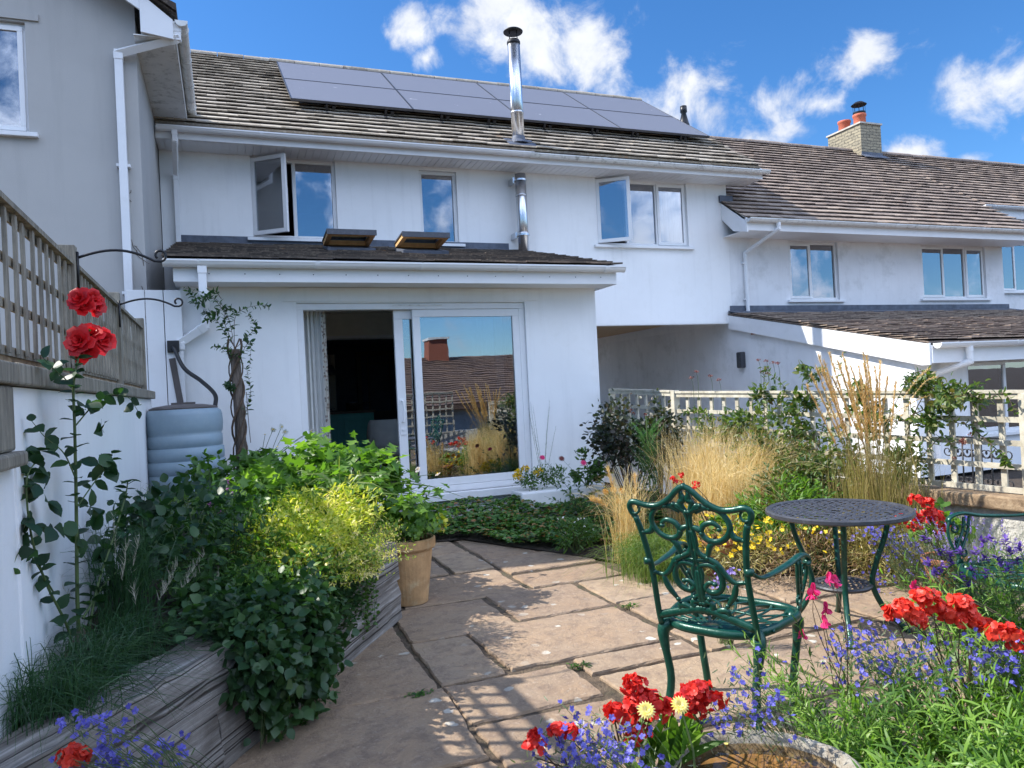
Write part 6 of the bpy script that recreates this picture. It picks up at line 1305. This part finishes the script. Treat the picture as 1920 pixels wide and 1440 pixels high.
# sedum-like seed heads above the trellis
t = plant('seed_heads', 'rusty flat seed heads on tall thin stems rising above the trellis', 'plant', (5.0, 6.0, .5)); m = MB(); lb = LB()
for px, py, Y_ in ((1305, 697, 6.3), (1332, 705, 6.3), (1296, 708, 6.3), (1348, 712, 6.3), (1422, 675, 5.9), (1437, 677, 5.9), (1449, 680, 5.9), (1458, 681, 5.9), (1437, 690, 5.8), (1430, 697, 5.8), (1440, 700, 5.8)):
    p = npv(at(px, py, Y=Y_)); m.tube(spline([Vector((p[0]+random.uniform(-.03, .03), Y_, .7)), Vector(p)+Vector((.02, 0, -.15)), Vector(p)], 4), .0022, 4, cap=False); hd = LB(); blob_petals(hd, p, .024, 36, .011, .009, .35); hd.build('seed_head', 'petal_rust', t)
m.build('stems', 'stem_green', t)

# ================================================================ RED GERANIUMS
def geranium(label, base, heads, leaves=160, lmat='leaf_bright', lr=(.14, .12, .12), lh=.1, pm='petal_red', r=.042, group='red geraniums in bloom', nfl=18, fl=.018, lL=.05):
    t = plant('geranium', label, 'geranium', base, group); lb = LB()
    if leaves: clumpy(lb, (base[0], base[1], base[2]+lh), lr, leaves, LEAF, lL, lL*.95, K=10, spread=.5, up=1.2); lb.build('foliage', lmat, t)
    for p in heads:
        f = LB(); geranium_head(f, p, r*random.uniform(.85, 1.1), nfl, fl); f.build('flower_head', pm, t)
    stems_to(t, base, [Vector(p)-Vector((0, 0, .02)) for p in heads], 'stem_brown', .0035); return t
pg = (3.25, 4.62, 0); pot(3.3, 4.62, 0, .14, .26, 'terracotta', 'terracotta pot of red geraniums seen through the chair back')
geranium('red geranium in the terracotta pot seen over the chair back', (3.3, 4.62, .24), [npv(at(px, py, Y=4.6)) for px, py in ((1278, 892), (1262, 898), (1305, 908), (1300, 918), (1270, 905))], 60, r=.024, nfl=12, fl=.014, lr=(.09, .08, .07), lh=.12)
gb = at(1730, 1060, Z=.1); gY = 3.45
pot(4.15, 3.42, 0, .13, .24, 'terracotta', 'terracotta pot of red geraniums right of the bistro table')
geranium('red geranium with large heads just right of the table top', (4.15, 3.42, .22), [npv(at(px, py, Y=3.42)) for px, py in ((1718, 938), (1738, 945), (1705, 965), (1722, 975), (1745, 962), (1760, 968), (1770, 985), (1715, 990), (1772, 1000), (1748, 975), (1690, 972))], 130, 'leaf_bright', (.15, .15, .12), .20, r=.040, nfl=22, fl=.020)
def gp(px, py, d):      # point on the sight line of a photo pixel at camera depth d
    return npv(Vector((0, 0, H))+ray(px, py)*d)
geranium('scarlet geranium cluster, largest of the front flowers at the right', (2.45, 1.95, .05), [gp(px, py, 2.62) for px, py in ((1690, 1140), (1710, 1155), (1735, 1120), (1750, 1135), (1770, 1150), (1800, 1130), (1815, 1145), (1830, 1165), (1725, 1160), (1850, 1175), (1800, 1160), (1680, 1150))], 60, 'leaf_bright', (.18, .16, .10), .16, 'petal_scarlet', r=.036, nfl=24, fl=.021)
geranium('scarlet geranium head at the right edge of the picture', (2.72, 1.75, .1), [gp(px, py, 2.5) for px, py in ((1900, 1195), (1915, 1205), (1880, 1185))], 0, pm='petal_scarlet', r=.036, nfl=22, fl=.02)
fg = at(1215, 1440, Z=0)
geranium('red geranium heads in front of the chair leg, left of the bird bath', (1.22, 2.15, .05), [gp(px, py, 2.05) for px, py in ((1188, 1285), (1205, 1310), (1225, 1320), (1190, 1320), (1155, 1335), (1172, 1345), (1240, 1335), (1215, 1340), (1195, 1378))], 0, r=.032, nfl=22, fl=.018)
geranium('red geranium head between the chair legs above the bird bath', (1.38, 2.12, .05), [gp(px, py, 2.1) for px, py in ((1295, 1300), (1310, 1292), (1285, 1318), (1300, 1325), (1338, 1317))], 0, r=.032, nfl=22, fl=.018)
geranium('small red geranium drooping at the left end of the front flowers', (.98, 1.95, .05), [gp(px, py, 1.95) for px, py in ((1005, 1385), (1000, 1405), (1045, 1368), (1068, 1372))], 0, r=.022, nfl=14, fl=.017)
geranium('orange-red geranium head at the bottom left over the sleeper', (-.12, 1.62, .45), [gp(px, py, 1.85) for px, py in ((140, 1412), (125, 1420), (155, 1416), (145, 1425))], 0, pm='petal_scarlet', r=.026, nfl=18, fl=.016)
# lemon gazanias with broad leaves
for lab, px, py in (('lemon yellow flower in front of the left red geranium', 1212, 1332), ('lemon yellow flower between the red geraniums above the bird bath', 1275, 1322)):
    p = gp(px, py, 1.98); p2 = gp(px, py, 2.14); t = plant('gazania', lab, 'flower', (p[0], p[1]+.03, .05), 'lemon yellow flowers'); f = LB(); daisy(f, p, (-.2, -.7, .7), .026, 18, 3); f.build('bloom', 'petal_lemon', t)
    lb = LB(); n = 26; b = npv((p2[0], p2[1]+.02, p2[2]-.15)); d = rng.normal(size=(n, 3))*[.45, .45, .2]+[.1, -.05, .9]; lb.inst(NARROW, b+rng.normal(size=(n, 3))*[.03, .03, .02], d, rng.normal(size=(n, 3)), rng.uniform(.09, .16, n), .030); lb.build('foliage', 'leaf_bright', t)
    stems_to(t, (p[0], p[1]+.03, .05), [Vector(p)], 'stem_green', .004)
# ---- lobelia: mats of tiny blue flowers
def lobelia(label, pts, nf, nl, base, rad=.045, size=.0090, mat='petal_blue', fol='leaf_grey'):
    t = plant('lobelia', label, 'lobelia', base, 'blue lobelia'); P = np.array(pts); fl = LB(); k = rng.integers(0, len(P), nf); p = P[k]+rng.normal(size=(nf, 3))*rad*[1, 1, .6]; flower5(fl, p, size, None, 5); fl.build('flowers', mat, t)
    lb = LB(); k = rng.integers(0, len(P), nl); q = P[k]+rng.normal(size=(nl, 3))*rad*[1.2, 1.2, .8]-[0, 0, rad*.5]; lb.inst(NARROW, q, rng.normal(size=(nl, 3))+[0, 0, .7], rng.normal(size=(nl, 3)), .022, .004); lb.build('foliage', fol, t)
    stems_to(t, base, [Vector(x) for x in p[:60]], 'stem_green', .0012, n=3); return t
lobelia('blue lobelia trailing at the left of the bird bath', [gp(px, py, 1.95) for px, py in ((1060, 1400), (1100, 1395), (1130, 1380), (1150, 1420), (1180, 1410), (1040, 1430), (1100, 1435), (1080, 1360), (1150, 1390))], 190, 520, (1.15, 1.75, .02))
lobelia('blue lobelia between the chair legs and the bird bath', [gp(px, py, 2.2) for px, py in ((1385, 1290), (1400, 1310), (1380, 1330), (1420, 1340), (1440, 1320), (1360, 1345), (1400, 1260), (1350, 1350), (1430, 1350))], 110, 340, (1.75, 2.0, .02))
lobelia('wide drift of blue lobelia below the scarlet geraniums', [gp(px, py, 2.55) for px, py in ((1600, 1210), (1630, 1220), (1660, 1200), (1700, 1210), (1640, 1240), (1680, 1230), (1720, 1230), (1740, 1210), (1600, 1190), (1590, 1240), (1700, 1260), (1740, 1250), (1760, 1240), (1620, 1200), (1580, 1215), (1710, 1310), (1605, 1280))], 240, 700, (2.3, 1.95, .05), rad=.06)
lobelia('blue lobelia at the right edge under the salvia', [gp(px, py, 2.5) for px, py in ((1830, 1225), (1880, 1220), (1910, 1215), (1860, 1235), (1850, 1260), (1900, 1250))], 120, 200, (2.7, 1.8, .05))
lobelia('blue lobelia in the bottom left corner over the sleeper', [gp(px, py, 1.85) for px, py in ((145, 1350), (200, 1365), (280, 1400), (220, 1425), (250, 1430), (180, 1432), (120, 1435), (230, 1355), (320, 1405), (290, 1430), (210, 1400), (185, 1360))], 120, 160, (0.0, 1.6, .42), rad=.022, size=.010)
lobelia('blue lobelia behind the right legs of the table', [npv(at(px, py, Y=3.7)) for px, py in ((1640, 990), (1660, 1000), (1650, 1010), (1680, 1020), (1635, 985), (1670, 1040), (1645, 1075), (1640, 1100), (1690, 1010), (1700, 1030), (1780, 985), (1800, 975), (1790, 1000))], 260, 420, (4.0, 3.6, .02), rad=.055, size=.011)
lobelia('lilac flowers glimpsed through the lower chair back', [npv(at(px, py, Y=3.3)) for px, py in ((1345, 1075), (1360, 1080), (1370, 1072), (1350, 1095))], 60, 30, (2.4, 3.3, .02), rad=.02, size=.009, mat='petal_lilac')
# ---- penstemon bushes: narrow leaves on many stems
def penstemon(label, base, n, h, spread, per=38, L=.085, W=.0115, mat='leaf_mid', lean=(0, 0), blooms=(), bz=0, group='narrow-leaved penstemon bushes'):
    t = plant('penstemon', label, 'penstemon', base, group); lb = LB(); m = MB(); S = []
    for i in range(n):
        a = random.uniform(0, 6.28); r_ = random.random()**.5*spread; b = npv(base)+[.25*r_*math.cos(a), .25*r_*math.sin(a), bz]; d = (math.cos(a)*r_+lean[0], math.sin(a)*r_+lean[1], 1)
        S.append(curvestem(b, d, h*random.uniform(.6, 1.05), (math.cos(a)*.22+lean[0]*.5, math.sin(a)*.22+lean[1]*.5, -.12), 7))
    leafstems(lb, m, S, per, NARROW, L, W, ang=.85, r=.0022, start=.12, sn=3); m.build('stems', 'stem_green', t); lb.build('foliage', mat, t)
    for p in blooms:
        f = LB(); p = npv(p); f.inst(PETAL, [p]*5, rng.normal(size=(5, 3))*[.5, .5, .3]+[0, -.3, -.6], rng.normal(size=(5, 3)), .026, .018); f.inst(NARROW, [p+[0, 0, .022]]*4, rng.normal(size=(4, 3))*.25+[0, 0, -1], rng.normal(size=(4, 3)), .030, .016); f.build('bloom', 'petal_pink', t)
    if blooms: stems_to(t, (base[0], base[1], base[2]+h*.5), [Vector(p) for p in blooms], 'stem_brown', .0018)
    return t
penstemon('narrow-leaved penstemon left of centre rising in front of the chair leg, with pink bells', (1.95, 2.02, 0), 46, .60, .34, 34, .075, .0095, 'leaf_bright', (-.05, 0), [gp(px, py, 2.5) for px, py in ((1548, 1140), (1545, 1165), (1525, 1105), (1520, 1115), (1565, 1090), (1555, 1085))], group='narrow-leaved penstemon bushes')
penstemon('sunlit penstemon bush directly right of the bird bath', (2.02, 1.65, 0), 90, .47, .60, 34, .085, .0115, 'leaf_lime')
penstemon('dense penstemon bush filling the bottom right corner', (2.35, 1.42, 0), 120, .54, .70, 36, .090, .0125, 'leaf_lime', (.05, -.05))
penstemon('tall penstemon bush at the right edge below the second chair', (2.85, 1.95, 0), 100, .70, .52, 34, .080, .0105, 'leaf_lime', (0, 0), [gp(px, py, 3.0) for px, py in ((1712, 1100), (1718, 1098), (1505, 1190))])
penstemon('penstemon foliage in front of the scarlet geraniums', (2.28, 1.78, 0), 60, .48, .42, 30, .075, .010, 'leaf_lime')
# lavender & salvia
t = plant('lavender', 'grey-green lavender mound with fading purple spikes beside the second chair', 'lavender', (3.75, 2.85, 0)); m = MB(); lb = LB(); S = []
for i in range(330):
    a = random.uniform(0, 6.28); r_ = random.random()**.5; S.append(curvestem((3.72+.12*math.cos(a)*r_, 2.9+.12*math.sin(a)*r_, 0), (math.cos(a)*r_*.75, math.sin(a)*r_*.75, 1), random.uniform(.42, .62), (math.cos(a)*.1, math.sin(a)*.1, -.05), 5))
leafstems(lb, m, S, 22, NARROW, .042, .004, ang=.5, r=.0014, start=.1, sn=3); m.build('stems', 'stem_green', t); lb.build('foliage', 'leaf_grey', t)
fl = LB()
for s_ in S[::3]: n = 16; tt = rng.random((n, 1))*.055; fl.inst(SMALL, s_[-1]+unit(s_[-1]-s_[-2])*tt, rng.normal(size=(n, 3)), rng.normal(size=(n, 3)), .009, .007)
fl.build('flower_spikes', 'petal_lilac', t)
t = plant('salvia', 'purple-topped salvia spikes in front of the second green chair', 'salvia', (3.15, 2.2, 0)); m = MB(); lb = LB(); fl = LB(); S = []
for px, py in ((1765, 1062), (1782, 1050), (1800, 1075), (1830, 1030), (1845, 1040), (1855, 1005), (1885, 1010), (1893, 1030), (1822, 1065), (1870, 1045), (1905, 1045), (1760, 1030), (1735, 1005), (1815, 1090), (1850, 1070), (1890, 1060), (1780, 1035), (1752, 1070), (1912, 1020), (1840, 1012), (1740, 1050), (1800, 1030)):
    p = gp(px, py, 3.05); b = npv((3.1+random.uniform(-.12, .12), 2.2+random.uniform(-.12, .12), .05)); S.append(npspline([b, (b+p)/2+[0, 0, .04], p], 4))
leafstems(lb, m, S, 26, NARROW, .055, .014, ang=1.0, r=.003, start=.15, end=.92, sn=4); m.build('stems', 'stem_green', t); lb.build('foliage', 'leaf_mid', t)
for s_ in S: fl = LB(); n = 14; fl.inst(LEAF, s_[-1]-[0, 0, .03]*rng.random((n, 1)), rng.normal(size=(n, 3))*[1, 1, .4]+[0, 0, .4], [0, 0, 1], .026, .014); fl.build('bract_spike', 'petal_purple', t)
# small things growing in the paving joints
for i, (px, py) in enumerate(((785, 1305), (1215, 1012+80), (560, 1360), (1085, 1250), (1180, 1138))):
    p = at(px, py, Z=0); lb = LB(); n = 46; lb.inst(LEAF, npv(p)+rng.normal(size=(n, 3))*[.03, .015, .004]+[0, 0, .008], rng.normal(size=(n, 3))*[1, 1, .35]+[0, 0, .2], [0, 0, 1], .022, .012)
    tag(lb.build('weed', 'leaf_mid'), ('small green weed in the joint between the shaded slabs', 'small green weed in the joint near the feather grass', 'weed at the foot of the sleeper in the shade', 'tiny weed in the joint in the middle of the paving', 'bright tuft in the joint near the far slabs')[i], 'weed', 'weeds in the paving joints')
